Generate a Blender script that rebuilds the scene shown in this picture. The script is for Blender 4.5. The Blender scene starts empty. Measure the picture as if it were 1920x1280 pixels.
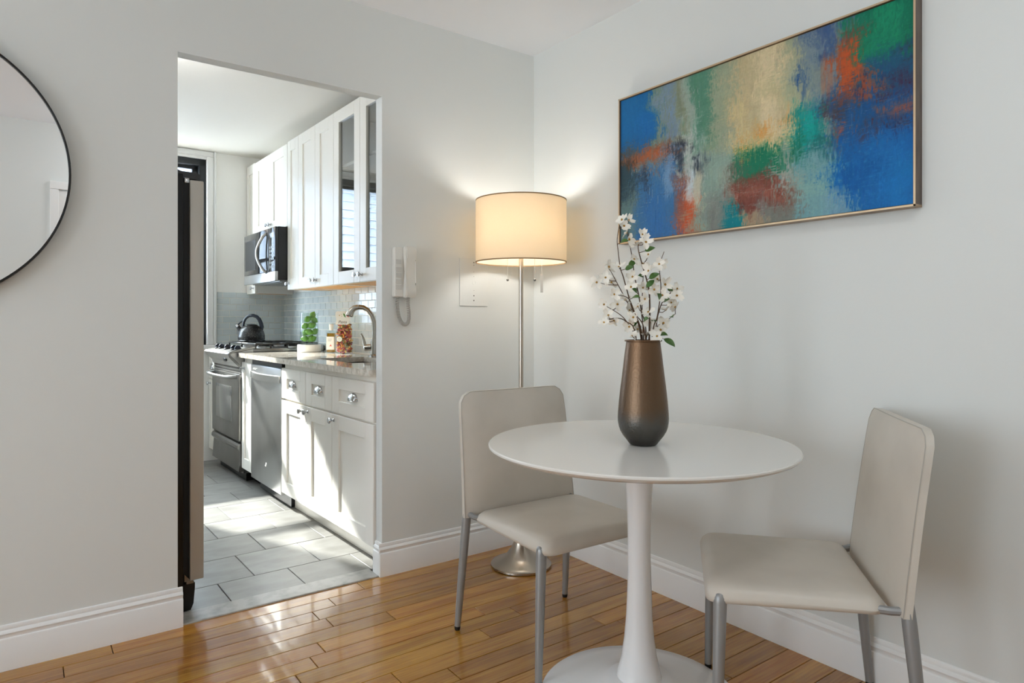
import bpy, bmesh, math, random
import numpy as np
from mathutils import Vector, Matrix
random.seed(7); np.random.seed(7)
SC = bpy.context.scene
COL = SC.collection
R = math.radians
def lin(c):
    c = c/255.0
    return c/12.92 if c <= .04045 else ((c+.055)/1.055)**2.4
def S(r, g, b): return (lin(r), lin(g), lin(b), 1.0)

# ------------------------------------------------------------------ camera
cam = bpy.data.objects.new('camera', bpy.data.cameras.new('camera'))
COL.objects.link(cam)
cam.location = (-2.12406, -2.68722, 1.12)
cam.rotation_euler = (R(90), 0, R(-36.443))
cam.data.sensor_width = 36
cam.data.lens = 1241.5/1920*36
cam.data.shift_y = -37.23/1920
cam.data.clip_start = .05
SC.camera = cam
# ------------------------------------------------------------------ world, sun, lights, exposure
SC.view_settings.view_transform = 'Standard'
SC.view_settings.look = 'None'
SC.view_settings.gamma = 1
SC.view_settings.exposure = 0.0
SC.view_settings.use_curve_mapping = False
SC.cycles.use_denoising = True
SC.cycles.max_bounces = 12
SC.cycles.diffuse_bounces = 8
SC.cycles.transparent_max_bounces = 16
SC.cycles.sample_clamp_indirect = 6
SC.cycles.caustics_reflective = False
SC.cycles.caustics_refractive = False
WORLD = 35.0
SUN = 20.0
KIT_A = R(1.13)            # the galley kitchen is turned slightly against the living room
KX = -.80
def k2w(u, v):
    return (KX+u*math.cos(KIT_A)-v*math.sin(KIT_A), u*math.sin(KIT_A)+v*math.cos(KIT_A))
w = bpy.data.worlds.new('overcast_sky'); SC.world = w; w.use_nodes = True
bg = w.node_tree.nodes['Background']
bg.inputs[0].default_value = (.85, .945, 1.03, 1); bg.inputs[1].default_value = WORLD
def light(name, kind, loc, energy, color=(1, 1, 1)):
    d = bpy.data.lights.new(name, kind); d.energy = energy; d.color = color
    o = bpy.data.objects.new(name, d); COL.objects.link(o); o.location = loc
    return o
sun = light('sun', 'SUN', (0, 8, 6), SUN, (1, .97, .93)); sun.data.angle = R(1.2)
sd = Vector((.41, -1, -.72)); sd.rotate(Matrix.Rotation(KIT_A, 3, 'Z'))
sun.rotation_euler = sd.to_track_quat('-Z', 'Y').to_euler()
px, py = k2w(-.74, 3.06)
po = light('kitchen_window_portal', 'AREA', (px, py, 1.64), 1)
po.data.shape = 'RECTANGLE'; po.data.size = 1.32; po.data.size_y = 1.5; po.data.cycles.is_portal = True
po.rotation_euler = (R(-90), 0, KIT_A)
WWIN = ((-1.30, -.20), (-2.70, -1.60)); WWZ = (.40, 2.30)     # the two windows of the west wall
for ya, yb in WWIN:     # sampling portals for the daylight entering by them
    a = light('west_window_portal', 'AREA', (-5.52, (ya+yb)/2, sum(WWZ)/2), 1)
    a.data.shape = 'RECTANGLE'; a.data.size = WWZ[1]-WWZ[0]; a.data.size_y = yb-ya
    a.data.cycles.is_portal = True
    a.rotation_euler = (0, R(-90), 0)

# ------------------------------------------------------------------ mesh builder
class G:
    def __init__(s): s.bm = bmesh.new()
    def box(s, x0, x1, y0, y1, z0, z1, bev=0, seg=2):
        r = bmesh.ops.create_cube(s.bm, size=1)
        vs = r['verts']
        for v in vs:
            v.co = Vector(((x0+x1)/2+v.co.x*(x1-x0), (y0+y1)/2+v.co.y*(y1-y0), (z0+z1)/2+v.co.z*(z1-z0)))
        if bev:
            es = list({e for v in vs for e in v.link_edges})
            bmesh.ops.bevel(s.bm, geom=es, offset=bev, segments=seg, profile=.5, affect='EDGES')
        return s
    def lathe(s, prof, c=(0, 0, 0), n=32, M=None, closed=False):
        rings = []
        for r, z in prof:
            if r < 1e-6:
                rings.append([s.bm.verts.new((0, 0, z))])
            else:
                rings.append([s.bm.verts.new((r*math.cos(2*math.pi*i/n), r*math.sin(2*math.pi*i/n), z)) for i in range(n)])
        if closed: rings.append(rings[0])
        for a, b in zip(rings[:-1], rings[1:]):
            for i in range(n):
                j = (i+1) % n
                if len(a) == 1 and len(b) == 1: continue
                if len(a) == 1: s.bm.faces.new((a[0], b[j], b[i]))
                elif len(b) == 1: s.bm.faces.new((a[i], a[j], b[0]))
                else: s.bm.faces.new((a[i], a[j], b[j], b[i]))
        allv = {v for r in rings for v in r}
        for v in allv:
            if M is not None: v.co = M @ v.co
            v.co += Vector(c)
        return s
    def tube(s, pts, rad, n=10, closed=False, flat=1.0):
        pts = [Vector(p) for p in pts]; m = len(pts)
        if not hasattr(rad, '__len__'): rad = [rad]*m
        tang = []
        for i in range(m):
            if closed: t = pts[(i+1) % m]-pts[i-1]
            else: t = pts[min(i+1, m-1)]-pts[max(i-1, 0)]
            tang.append(t.normalized())
        up = Vector((0, 0, 1)) if abs(tang[0].z) < .9 else Vector((1, 0, 0))
        nrm = (up-tang[0]*up.dot(tang[0])).normalized()
        rings = []
        for i in range(m):
            nrm = (nrm-tang[i]*nrm.dot(tang[i])).normalized()
            b = tang[i].cross(nrm)
            rings.append([s.bm.verts.new(pts[i]+rad[i]*(nrm*math.cos(2*math.pi*k/n)+b*flat*math.sin(2*math.pi*k/n))) for k in range(n)])
        for i in range(m if closed else m-1):
            a, b = rings[i], rings[(i+1) % m]
            for k in range(n):
                s.bm.faces.new((a[k], a[(k+1) % n], b[(k+1) % n], b[k]))
        if not closed:
            s.bm.faces.new(rings[0][::-1]); s.bm.faces.new(rings[-1])
        return s
    def prism(s, poly, lo, hi, axis='x'):
        def mk(a, p):
            return {'x': (a, p[0], p[1]), 'y': (p[0], a, p[1]), 'z': (p[0], p[1], a)}[axis]
        A = [s.bm.verts.new(mk(lo, p)) for p in poly]; B = [s.bm.verts.new(mk(hi, p)) for p in poly]
        n = len(poly)
        s.bm.faces.new(A[::-1]); s.bm.faces.new(B)
        for i in range(n): s.bm.faces.new((A[i], A[(i+1) % n], B[(i+1) % n], B[i]))
        return s
    def ball(s, c, r, sc=(1, 1, 1), n=12, M=None):
        q = bmesh.ops.create_uvsphere(s.bm, u_segments=n, v_segments=max(6, n*2//3), radius=r)
        for v in q['verts']:
            v.co = Vector((v.co.x*sc[0], v.co.y*sc[1], v.co.z*sc[2]))
            if M is not None: v.co = M @ v.co
            v.co += Vector(c)
        return s
    def faces(s, verts, fs):
        V = [s.bm.verts.new(v) for v in verts]
        for f in fs: s.bm.faces.new([V[i] for i in f])
        return s
    def move(s, M):
        for v in s.bm.verts: v.co = M @ v.co
        return s

OFF = {}
def rawobj(name, g, mat, parent=None, smooth=True, ang=32):
    off = OFF.get(parent.name, (0, 0, 0)) if parent else (0, 0, 0)
    bmesh.ops.recalc_face_normals(g.bm, faces=g.bm.faces[:])
    if any(off):
        for v in g.bm.verts: v.co -= Vector(off)
    me = bpy.data.meshes.new(name); g.bm.to_mesh(me); g.bm.free()
    if smooth and len(me.polygons):
        me.polygons.foreach_set('use_smooth', [True]*len(me.polygons))
        me.set_sharp_from_angle(angle=R(ang))
    me.materials.append(mat)
    o = bpy.data.objects.new(name, me); COL.objects.link(o)
    if parent: o.parent = parent; OFF[o.name] = off
    return o
part = rawobj
def tag(o, label, cat, group=None):
    o['label'] = label; o['category'] = cat
    if group: o['group'] = group
    return o
def thing(name, label, cat, loc=(0, 0, 0), rz=0, group=None):
    o = bpy.data.objects.new(name, None); COL.objects.link(o)
    o.empty_display_size = .1
    o.location = loc; o.rotation_euler = (0, 0, rz); OFF[o.name] = (0, 0, 0)
    return tag(o, label, cat, group)
def kthing(name, label, cat, u, v, z=0, group=None):
    x, y = k2w(u, v)
    o = thing(name, label, cat, (x, y, z), KIT_A, group); OFF[o.name] = (u, v, z)
    return o
def struct(name, g, mat, parent=None, smooth=False):
    o = rawobj(name, g, mat, parent, smooth)
    if not parent: o['kind'] = 'structure'
    return o
def kstruct(name, g, mat):
    o = struct(name, g, mat); o.location = (KX, 0, 0); o.rotation_euler = (0, 0, KIT_A); OFF[o.name] = (0, 0, 0)
    return o
def label(o, t): o['label'] = t; return o

# ------------------------------------------------------------------ materials
def mat(name, col, rough=.5, metal=0, coat=0, spec=.5, bump=None, noise=None, trans=0, ior=1.45, emit=None, es=0, sheen=0):
    m = bpy.data.materials.new(name); m.use_nodes = True
    nt = m.node_tree; b = nt.nodes['Principled BSDF']
    b.inputs['Base Color'].default_value = col
    b.inputs['Roughness'].default_value = rough
    b.inputs['Metallic'].default_value = metal
    b.inputs['Coat Weight'].default_value = coat
    b.inputs['Specular IOR Level'].default_value = spec
    b.inputs['Transmission Weight'].default_value = trans
    b.inputs['IOR'].default_value = ior
    if emit: b.inputs['Emission Color'].default_value = emit; b.inputs['Emission Strength'].default_value = es
    tc = nt.nodes.new('ShaderNodeTexCoord')
    if noise:      # (second colour, scale, low, high[, stretch])
        n = nt.nodes.new('ShaderNodeTexNoise'); n.inputs['Scale'].default_value = noise[1]; n.inputs['Detail'].default_value = 6
        r = nt.nodes.new('ShaderNodeValToRGB')
        r.color_ramp.elements[0].position = noise[2]; r.color_ramp.elements[1].position = noise[3]
        r.color_ramp.elements[0].color = col; r.color_ramp.elements[1].color = noise[0]
        src = tc.outputs['Object']
        if len(noise) > 4:
            mp = nt.nodes.new('ShaderNodeMapping'); mp.inputs['Scale'].default_value = noise[4]
            nt.links.new(src, mp.inputs[0]); src = mp.outputs[0]
        nt.links.new(src, n.inputs['Vector']); nt.links.new(n.outputs['Fac'], r.inputs[0])
        nt.links.new(r.outputs[0], b.inputs['Base Color'])
    if bump:       # (scale, strength[, stretch])
        n2 = nt.nodes.new('ShaderNodeTexNoise'); n2.inputs['Scale'].default_value = bump[0]; n2.inputs['Detail'].default_value = 4
        bp = nt.nodes.new('ShaderNodeBump'); bp.inputs['Strength'].default_value = bump[1]; bp.inputs['Distance'].default_value = .01
        src = tc.outputs['Object']
        if len(bump) > 2:
            mp = nt.nodes.new('ShaderNodeMapping'); mp.inputs['Scale'].default_value = bump[2]
            nt.links.new(src, mp.inputs[0]); src = mp.outputs[0]
        nt.links.new(src, n2.inputs['Vector']); nt.links.new(n2.outputs['Fac'], bp.inputs['Height'])
        nt.links.new(bp.outputs[0], b.inputs['Normal'])
    return m
M = {}
M['wall'] = mat('wall_paint', S(222, 225, 223), .55, bump=(90, .03))
M['ceil'] = mat('ceiling_paint', S(236, 239, 243), .8)
M['trim'] = mat('trim_paint', S(235, 235, 234), .35, bump=(40, .02))
M['kceil'] = mat('kitchen_ceiling_paint', S(242, 239, 233), .8)
M['kwall'] = mat('kitchen_wall_paint', S(245, 244, 241), .5)
M['cab'] = mat('cabinet_paint', S(246, 243, 236), .3, bump=(60, .015))
M['cabin'] = mat('cabinet_inside', S(205, 203, 198), .5)
M['maple'] = mat('maple_ply', S(222, 168, 88), .45, noise=(S(200, 140, 66), 6, .35, .7, (1, 8, 1)))
M['black'] = mat('black_plastic', S(10, 10, 11), .35)
M['blackm'] = mat('black_enamel', S(22, 23, 25), .28, bump=(300, .05))
M['frameblk'] = mat('black_window_frame', S(32, 35, 39), .4)
M['iron'] = mat('cast_iron', S(30, 29, 28), .45)
M['steel'] = mat('brushed_stainless', S(192, 192, 190), .3, 1.0, noise=(S(172, 172, 171), 3, .3, .7, (1, 1, .25)), bump=(160, .012, (1, 1, .02)))
M['steeld'] = mat('dark_stainless', S(150, 149, 146), .28, 1.0, noise=(S(130, 129, 126), 4, .3, .7), bump=(160, .012, (1, .02, 1)))
M['chrome'] = mat('chrome', S(205, 208, 212), .1, 1.0)
M['nickel'] = mat('brushed_nickel', S(186, 176, 164), .27, 1.0, bump=(200, .01, (1, 1, .05)))
M['faucet'] = mat('satin_nickel', S(176, 172, 164), .24, 1.0)
M['blkglass'] = mat('black_glass', S(42, 43, 45), .06, coat=0, spec=.5)
M['ovenglass'] = mat('oven_glass', S(128, 128, 126), .1, .6)
M['grout'] = mat('grout', S(240, 238, 230), .8)
M['kgrout'] = mat('floor_grout', S(92, 91, 88), .8)
M['granite'] = mat('granite', S(228, 222, 211), .12, coat=.6, noise=(S(172, 162, 146), 38, .42, .72))
M['marble'] = mat('threshold_marble', S(176, 174, 170), .3, noise=(S(140, 138, 134), 22, .45, .7))
M['leather'] = mat('white_leatherette', S(206, 199, 188), .38, bump=(380, .035), noise=(S(194, 187, 176), 5, .45, .8))
M['seam'] = mat('seam_thread', S(176, 171, 162), .6)
M['leg'] = mat('grey_painted_steel', S(150, 151, 151), .36, .35)
M['rubber'] = mat('black_rubber', S(16, 15, 15), .6)
M['lacquer'] = mat('white_lacquer', S(224, 222, 217), .2, coat=.15)
M['lacbase'] = mat('white_enamel', S(232, 233, 234), .22, coat=.2)
M['mirror'] = mat('mirror_silver', (.93, .93, .93, 1), .0, 1.0)
M['phone'] = mat('ivory_plastic', S(226, 224, 217), .35)
M['phone2'] = mat('pale_grey_plastic', S(210, 208, 202), .45)
M['cord'] = mat('grey_cord', S(178, 176, 170), .5)
M['fsteel'] = mat('satin_grey_steel', S(196, 192, 184), .5, .45)
M['subfloor'] = mat('dark_subfloor', S(56, 38, 24), .9)
M['petal'] = mat('petal_white', S(240, 236, 226), .55)
M['pist'] = mat('flower_centre', S(168, 128, 52), .6)
M['twig'] = mat('twig_brown', S(78, 54, 34), .7)
M['leaf'] = mat('leaf_green', S(76, 112, 46), .4, noise=(S(48, 84, 38), 30, .35, .7))
M['bulb'] = mat('bulb_glow', (1, .9, .75, 1), .5, emit=(1, .98, .945, 1), es=60)
M['lime'] = mat('lime_skin', S(124, 174, 54), .3, bump=(160, .06), noise=(S(84, 142, 40), 14, .35, .7))
M['stand'] = mat('white_fluted_ceramic', S(240, 240, 237), .35)
M['oil'] = mat('olive_oil', S(214, 150, 10), .08, trans=.75, ior=1.46)
M['paper'] = mat('white_paper', S(238, 237, 230), .7)
M['ink'] = mat('dark_ink', S(40, 42, 44), .7)
M['inkg'] = mat('grey_ink', S(160, 160, 154), .7)
M['red'] = mat('red_ink', S(214, 66, 44), .6)
M['green'] = mat('green_ink', S(70, 140, 60), .6)
M['gold'] = mat('ochre_ink', S(190, 140, 50), .6)
M['kettle'] = mat('speckled_black_enamel', S(24, 24, 25), .32)
M['handle'] = mat('charcoal_handle', S(36, 42, 54), .38)
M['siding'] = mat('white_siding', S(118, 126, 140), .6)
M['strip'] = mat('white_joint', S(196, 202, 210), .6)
M['globe'] = mat('lit_opal_globe', (1, 1, 1, 1), .4, emit=(1, .985, .96, 1), es=27)
M['fill_dome'] = mat('glowing_fill_dome', (1, 1, 1, 1), .4, emit=(.97, .985, 1, 1), es=18)
M['sky_blocker_roof'] = mat('sky_blocker_shingle', S(96, 94, 92), .9)
M['fascia'] = mat('brown_fascia', S(96, 80, 68), .7)
M['ext'] = mat('exterior_brick', S(150, 140, 130), .8)
M['frame'] = mat('champagne_frame', S(176, 150, 120), .4, .35, noise=(S(120, 100, 84), 8, .3, .7, (1, 1, 6)))
M['framed'] = mat('dark_wood_frame', S(112, 98, 88), .5, noise=(S(84, 72, 64), 10, .3, .7, (6, 1, 1)))
M['lip'] = mat('gilt_lip', S(206, 182, 150), .35, .5)
M['sinkst'] = mat('sink_steel', S(64, 61, 56), .5, 1.0)

def glass_mat(name, tint, gain=1.0):
    m = bpy.data.materials.new(name); m.use_nodes = True; nt = m.node_tree
    for n in list(nt.nodes): nt.nodes.remove(n)
    out = nt.nodes.new('ShaderNodeOutputMaterial'); mx = nt.nodes.new('ShaderNodeMixShader')
    t = nt.nodes.new('ShaderNodeBsdfTransparent'); gl = nt.nodes.new('ShaderNodeBsdfGlossy'); lw = nt.nodes.new('ShaderNodeLayerWeight'); pw = nt.nodes.new('ShaderNodeMath'); fr = nt.nodes.new('ShaderNodeMath')
    pw.operation = 'POWER'; pw.inputs[1].default_value = 5; fr.operation = 'MULTIPLY_ADD'; fr.inputs[1].default_value = .96; fr.inputs[2].default_value = .04
    lw.inputs[0].default_value = .5; nt.links.new(lw.outputs['Facing'], pw.inputs[0]); nt.links.new(pw.outputs[0], fr.inputs[0])
    t.inputs[0].default_value = tint; gl.inputs['Roughness'].default_value = .0
    mu = nt.nodes.new('ShaderNodeMath'); mu.operation = 'MULTIPLY'; mu.inputs[1].default_value = gain; mu.use_clamp = True
    nt.links.new(fr.outputs[0], mu.inputs[0]); nt.links.new(mu.outputs[0], mx.inputs[0])
    nt.links.new(t.outputs[0], mx.inputs[1]); nt.links.new(gl.outputs[0], mx.inputs[2]); nt.links.new(mx.outputs[0], out.inputs[0])
    return m
M['pane'] = glass_mat('window_glass', (.96, .98, .97, 1), 1.0)
M['dim_pane'] = glass_mat('daylight_dimming_glass', (.465, .465, .465, 1), 1.0)  # grey tint added to weaken the daylight entering by the west windows
M['cabglass'] = glass_mat('cabinet_glass', (.86, .88, .88, 1), 1.9)
M['cylglass'] = glass_mat('clear_glass', (.93, .96, .95, 1), 1.3)
M['film'] = glass_mat('clear_film', (.95, .95, .95, 1), 1.5)

def wood_mat():
    m = mat('oak_plank', S(190, 140, 88), .22, coat=.6)
    nt = m.node_tree; b = nt.nodes['Principled BSDF']
    b.inputs['Coat Roughness'].default_value = .06
    N = nt.nodes.new; Lk = nt.links.new
    tc = N('ShaderNodeTexCoord'); oi = N('ShaderNodeObjectInfo')
    vm = N('ShaderNodeVectorMath'); vm.operation = 'SCALE'; vm.inputs[0].default_value = (37, 91, 53)
    Lk(oi.outputs['Random'], vm.inputs['Scale'])
    ad = N('ShaderNodeVectorMath'); ad.operation = 'ADD'; Lk(tc.outputs['Object'], ad.inputs[0]); Lk(vm.outputs[0], ad.inputs[1])
    mp = N('ShaderNodeMapping'); mp.inputs['Scale'].default_value = (1.6, 22, 6); Lk(ad.outputs[0], mp.inputs[0])
    n1 = N('ShaderNodeTexNoise'); n1.inputs['Scale'].default_value = 1.6; n1.inputs['Detail'].default_value = 7; n1.inputs['Distortion'].default_value = .6; Lk(mp.outputs[0], n1.inputs['Vector'])
    mp2 = N('ShaderNodeMapping'); mp2.inputs['Scale'].default_value = (1.1, 9, 3); Lk(ad.outputs[0], mp2.inputs[0])
    wv = N('ShaderNodeTexWave'); wv.wave_type = 'RINGS'; wv.inputs['Scale'].default_value = 2.6; wv.inputs['Distortion'].default_value = 5; wv.inputs['Detail'].default_value = 3; wv.inputs['Detail Scale'].default_value = 1.2
    Lk(mp2.outputs[0], wv.inputs['Vector'])
    mp3 = N('ShaderNodeMapping'); mp3.inputs['Scale'].default_value = (8, 260, 30); Lk(ad.outputs[0], mp3.inputs[0])
    n3 = N('ShaderNodeTexNoise'); n3.inputs['Scale'].default_value = 1.0; n3.inputs['Detail'].default_value = 3; Lk(mp3.outputs[0], n3.inputs['Vector'])
    r1 = N('ShaderNodeValToRGB'); e = r1.color_ramp.elements
    e[0].position = .3; e[0].color = WOOD[0]; e[1].position = .72; e[1].color = WOOD[1]; Lk(n1.outputs['Fac'], r1.inputs[0])
    mxw = N('ShaderNodeMix'); mxw.data_type = 'RGBA'; mxw.blend_type = 'MULTIPLY'
    mrf = N('ShaderNodeMapRange'); mrf.inputs['To Min'].default_value = .0; mrf.inputs['To Max'].default_value = .24; Lk(wv.outputs['Fac'], mrf.inputs[0])
    Lk(mrf.outputs[0], mxw.inputs['Factor']); Lk(r1.outputs[0], mxw.inputs[6]); mxw.inputs[7].default_value = S(200, 160, 122)
    mxf = N('ShaderNodeMix'); mxf.data_type = 'RGBA'; mxf.blend_type = 'MULTIPLY'
    r3 = N('ShaderNodeMapRange'); r3.inputs['From Min'].default_value = .5; r3.inputs['From Max'].default_value = .75; r3.inputs['To Max'].default_value = .4; Lk(n3.outputs['Fac'], r3.inputs[0])
    Lk(r3.outputs[0], mxf.inputs['Factor']); Lk(mxw.outputs[2], mxf.inputs[6]); mxf.inputs[7].default_value = S(170, 120, 84)
    hs = N('ShaderNodeHueSaturation'); Lk(mxf.outputs[2], hs.inputs['Color'])
    mr = N('ShaderNodeMapRange'); mr.inputs['To Min'].default_value = .78; mr.inputs['To Max'].default_value = 1.16; Lk(oi.outputs['Random'], mr.inputs[0]); Lk(mr.outputs[0], hs.inputs['Value'])
    ml = N('ShaderNodeMath'); ml.operation = 'MULTIPLY'; ml.inputs[1].default_value = 7.13; Lk(oi.outputs['Random'], ml.inputs[0])
    fr = N('ShaderNodeMath'); fr.operation = 'FRACT'; Lk(ml.outputs[0], fr.inputs[0])
    mr2 = N('ShaderNodeMapRange'); mr2.inputs['To Min'].default_value = .497; mr2.inputs['To Max'].default_value = .510; Lk(fr.outputs[0], mr2.inputs[0]); Lk(mr2.outputs[0], hs.inputs['Hue'])
    Lk(hs.outputs[0], b.inputs['Base Color'])
    bp = N('ShaderNodeBump'); bp.inputs['Strength'].default_value = .06; bp.inputs['Distance'].default_value = .004; Lk(n1.outputs['Fac'], bp.inputs['Height']); Lk(bp.outputs[0], b.inputs['Normal'])
    return m
WOOD = (S(154, 98, 34), S(190, 137, 56))
M['wood'] = wood_mat()

def rand_mat(name, ca, cb, rough, bump=None, coat=0, cloud=None):
    m = mat(name, ca, rough, coat=coat, bump=bump); nt = m.node_tree; b = nt.nodes['Principled BSDF']
    oi = nt.nodes.new('ShaderNodeObjectInfo'); r = nt.nodes.new('ShaderNodeValToRGB')
    r.color_ramp.elements[0].color = ca; r.color_ramp.elements[1].color = cb
    nt.links.new(oi.outputs['Random'], r.inputs[0]); src = r.outputs[0]
    if cloud:
        tc = nt.nodes.new('ShaderNodeTexCoord'); n = nt.nodes.new('ShaderNodeTexNoise'); n.inputs['Scale'].default_value = cloud[0]; n.inputs['Detail'].default_value = 8
        mp = nt.nodes.new('ShaderNodeMapping'); mp.inputs['Rotation'].default_value = (0, 0, .5); mp.inputs['Scale'].default_value = (1, 2.5, 1)
        nt.links.new(tc.outputs['Object'], mp.inputs[0]); nt.links.new(mp.outputs[0], n.inputs['Vector'])
        mx = nt.nodes.new('ShaderNodeMix'); mx.data_type = 'RGBA'; mx.blend_type = 'MULTIPLY'
        mr = nt.nodes.new('ShaderNodeMapRange'); mr.inputs['From Min'].default_value = .35; mr.inputs['From Max'].default_value = .7; nt.links.new(n.outputs['Fac'], mr.inputs[0])
        nt.links.new(mr.outputs[0], mx.inputs['Factor']); nt.links.new(src, mx.inputs[6]); mx.inputs[7].default_value = cloud[1]; src = mx.outputs[2]
    nt.links.new(src, b.inputs['Base Color'])
    return m
M['ktile'] = rand_mat('grey_floor_tile', S(136, 135, 132), S(150, 149, 146), .34, bump=(14, .05), cloud=(5, S(214, 213, 210)))
M['gtile'] = rand_mat('blue_grey_glass_tile', S(202, 212, 215), S(214, 222, 224), .12, coat=.6)

# kettle speckles
def speckle(m, col, scale, lo, hi):
    nt = m.node_tree; b = nt.nodes['Principled BSDF']; tc = nt.nodes.new('ShaderNodeTexCoord')
    v = nt.nodes.new('ShaderNodeTexVoronoi'); v.inputs['Scale'].default_value = scale
    r = nt.nodes.new('ShaderNodeValToRGB'); r.color_ramp.elements[0].position = lo; r.color_ramp.elements[1].position = hi
    r.color_ramp.elements[0].color = col; r.color_ramp.elements[1].color = b.inputs['Base Color'].default_value
    nt.links.new(tc.outputs['Object'], v.inputs['Vector']); nt.links.new(v.outputs['Distance'], r.inputs[0]); nt.links.new(r.outputs[0], b.inputs['Base Color'])
speckle(M['kettle'], S(190, 188, 182), 130, .14, .22)

def vase_mat():
    m = mat('bronze_vase_metal', S(96, 66, 42), .36, .85, bump=(140, .12)); nt = m.node_tree; b = nt.nodes['Principled BSDF']
    tc = nt.nodes.new('ShaderNodeTexCoord'); sx = nt.nodes.new('ShaderNodeSeparateXYZ'); n = nt.nodes.new('ShaderNodeTexNoise'); n.inputs['Scale'].default_value = 26; n.inputs['Detail'].default_value = 5
    nt.links.new(tc.outputs['Object'], sx.inputs[0]); nt.links.new(tc.outputs['Object'], n.inputs['Vector'])
    ma = nt.nodes.new('ShaderNodeMath'); ma.operation = 'MULTIPLY_ADD'; ma.inputs[1].default_value = .05; nt.links.new(n.outputs['Fac'], ma.inputs[0]); nt.links.new(sx.outputs['Z'], ma.inputs[2])
    r = nt.nodes.new('ShaderNodeValToRGB'); e = r.color_ramp.elements
    e[0].position = .0; e[0].color = S(62, 61, 58); e[1].position = .34; e[1].color = S(110, 84, 62)
    e2 = r.color_ramp.elements.new(.09); e2.color = S(96, 94, 90); e3 = r.color_ramp.elements.new(.135); e3.color = S(108, 88, 70)
    nt.links.new(ma.outputs[0], r.inputs[0]); nt.links.new(r.outputs[0], b.inputs['Base Color'])
    return m
M['vase'] = vase_mat()

def shade_mat():
    m = bpy.data.materials.new('linen_shade'); m.use_nodes = True; nt = m.node_tree
    for n in list(nt.nodes): nt.nodes.remove(n)
    out = nt.nodes.new('ShaderNodeOutputMaterial'); mx = nt.nodes.new('ShaderNodeMixShader'); mx.inputs[0].default_value = .42
    d = nt.nodes.new('ShaderNodeBsdfDiffuse'); t = nt.nodes.new('ShaderNodeBsdfTranslucent')
    tc = nt.nodes.new('ShaderNodeTexCoord'); mp = nt.nodes.new('ShaderNodeMapping'); mp.inputs['Scale'].default_value = (180, 180, 900)
    n = nt.nodes.new('ShaderNodeTexNoise'); n.inputs['Scale'].default_value = 1; r = nt.nodes.new('ShaderNodeValToRGB')
    r.color_ramp.elements[0].color = S(249, 234, 208); r.color_ramp.elements[1].color = S(253, 243, 224)
    nt.links.new(tc.outputs['Object'], mp.inputs[0]); nt.links.new(mp.outputs[0], n.inputs['Vector']); nt.links.new(n.outputs['Fac'], r.inputs[0])
    nt.links.new(r.outputs[0], d.inputs[0]); nt.links.new(r.outputs[0], t.inputs[0])
    nt.links.new(d.outputs[0], mx.inputs[1]); nt.links.new(t.outputs[0], mx.inputs[2]); nt.links.new(mx.outputs[0], out.inputs[0])
    return m
M['shade'] = shade_mat()
M['shadetrim'] = mat('shade_trim', S(150, 120, 84), .7)
# ------------------------------------------------------------------ structure: living room
H = 2.49; DX0, DX1, DH = -1.667, -.852, 2.112; TW = .06
g = G(); g.box(-5.6, DX0, 0, TW, 0, H+.1); g.box(DX1, .12, 0, TW, 0, H+.1); g.box(DX0, DX1, 0, TW, DH, H+.1)
struct('wall_north', g, M['wall'])
struct('wall_east', G().box(0, .1, -3.04, TW, -.05, H+.1), M['wall'])
g = G(); g.box(-5.6, -2.95, -3.04, -2.94, 0, H+.1); g.box(-2.95, -2.05, -3.04, -2.94, 2.05, H+.1); g.box(-2.05, .1, -3.04, -2.94, 0, H+.1)
g = G(); g.box(-5.6, .1, -3.04, -2.94, 0, H+.1)
struct('wall_south', g, M['wall'])
g = G(); g.box(-5.65, -5.5, -3.04, WWIN[1][0], 0, H+.1); g.box(-5.65, -5.5, WWIN[1][1], WWIN[0][0], 0, H+.1); g.box(-5.65, -5.5, WWIN[0][1], TW, 0, H+.1)
for a, b in WWIN:
    g.box(-5.65, -5.5, a, b, 0, WWZ[0]); g.box(-5.65, -5.5, a, b, WWZ[1], H+.1)
struct('wall_west', g, M['wall'])
struct('ceiling', G().box(-5.65, .1, -3.04, TW, H, H+.1), M['ceil'])
for i, (a, b) in enumerate(WWIN):
    p, q = WWZ
    wf = struct('window_%d' % (i+2), G().box(-5.62, -5.54, a, a+.04, p, q).box(-5.62, -5.54, b-.04, b, p, q).box(-5.62, -5.54, a+.041, b-.041, p, p+.04).box(-5.62, -5.54, a+.041, b-.041, q-.04, q).box(-5.6, -5.56, a+.041, b-.041, 1.48, 1.52), M['trim'])
    part('pane', G().box(-5.585, -5.58, a+.03, b-.03, p+.03, q-.03), M['dim_pane'], wf, False)
# door in the south wall (seen only in the mirror)
g = G(); X0, X1 = -1.925, -1.10
g.box(X0-.05, X0, -2.94, -2.92, 0, 2.036, .003); g.box(X1, X1+.05, -2.94, -2.92, 0, 2.036, .003); g.box(X0-.05, X1+.05, -2.94, -2.92, 2.037, 2.09, .003)
struct('trim_1', g, M['trim'])
d = G(); d.box(X0, X1, -2.94, -2.932, 0, 2.03)
for z0, z1 in ((.25, .95), (1.1, 1.9)):
    for a, b in ((X0+.12, X0+.39), (X1-.39, X1-.12)):
        d.box(a, b, -2.932, -2.926, z0, z1, .004)
d = struct('door_1', d, M['trim'])
part('door_knob', G().lathe([(0, 0), (.012, 0), (.012, .03), (.028, .04), (.028, .06), (0, .065)], (X1-.07, -2.93, 1.0), 20, Matrix.Rotation(R(-90), 3, 'X')), M['chrome'], d)

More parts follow.
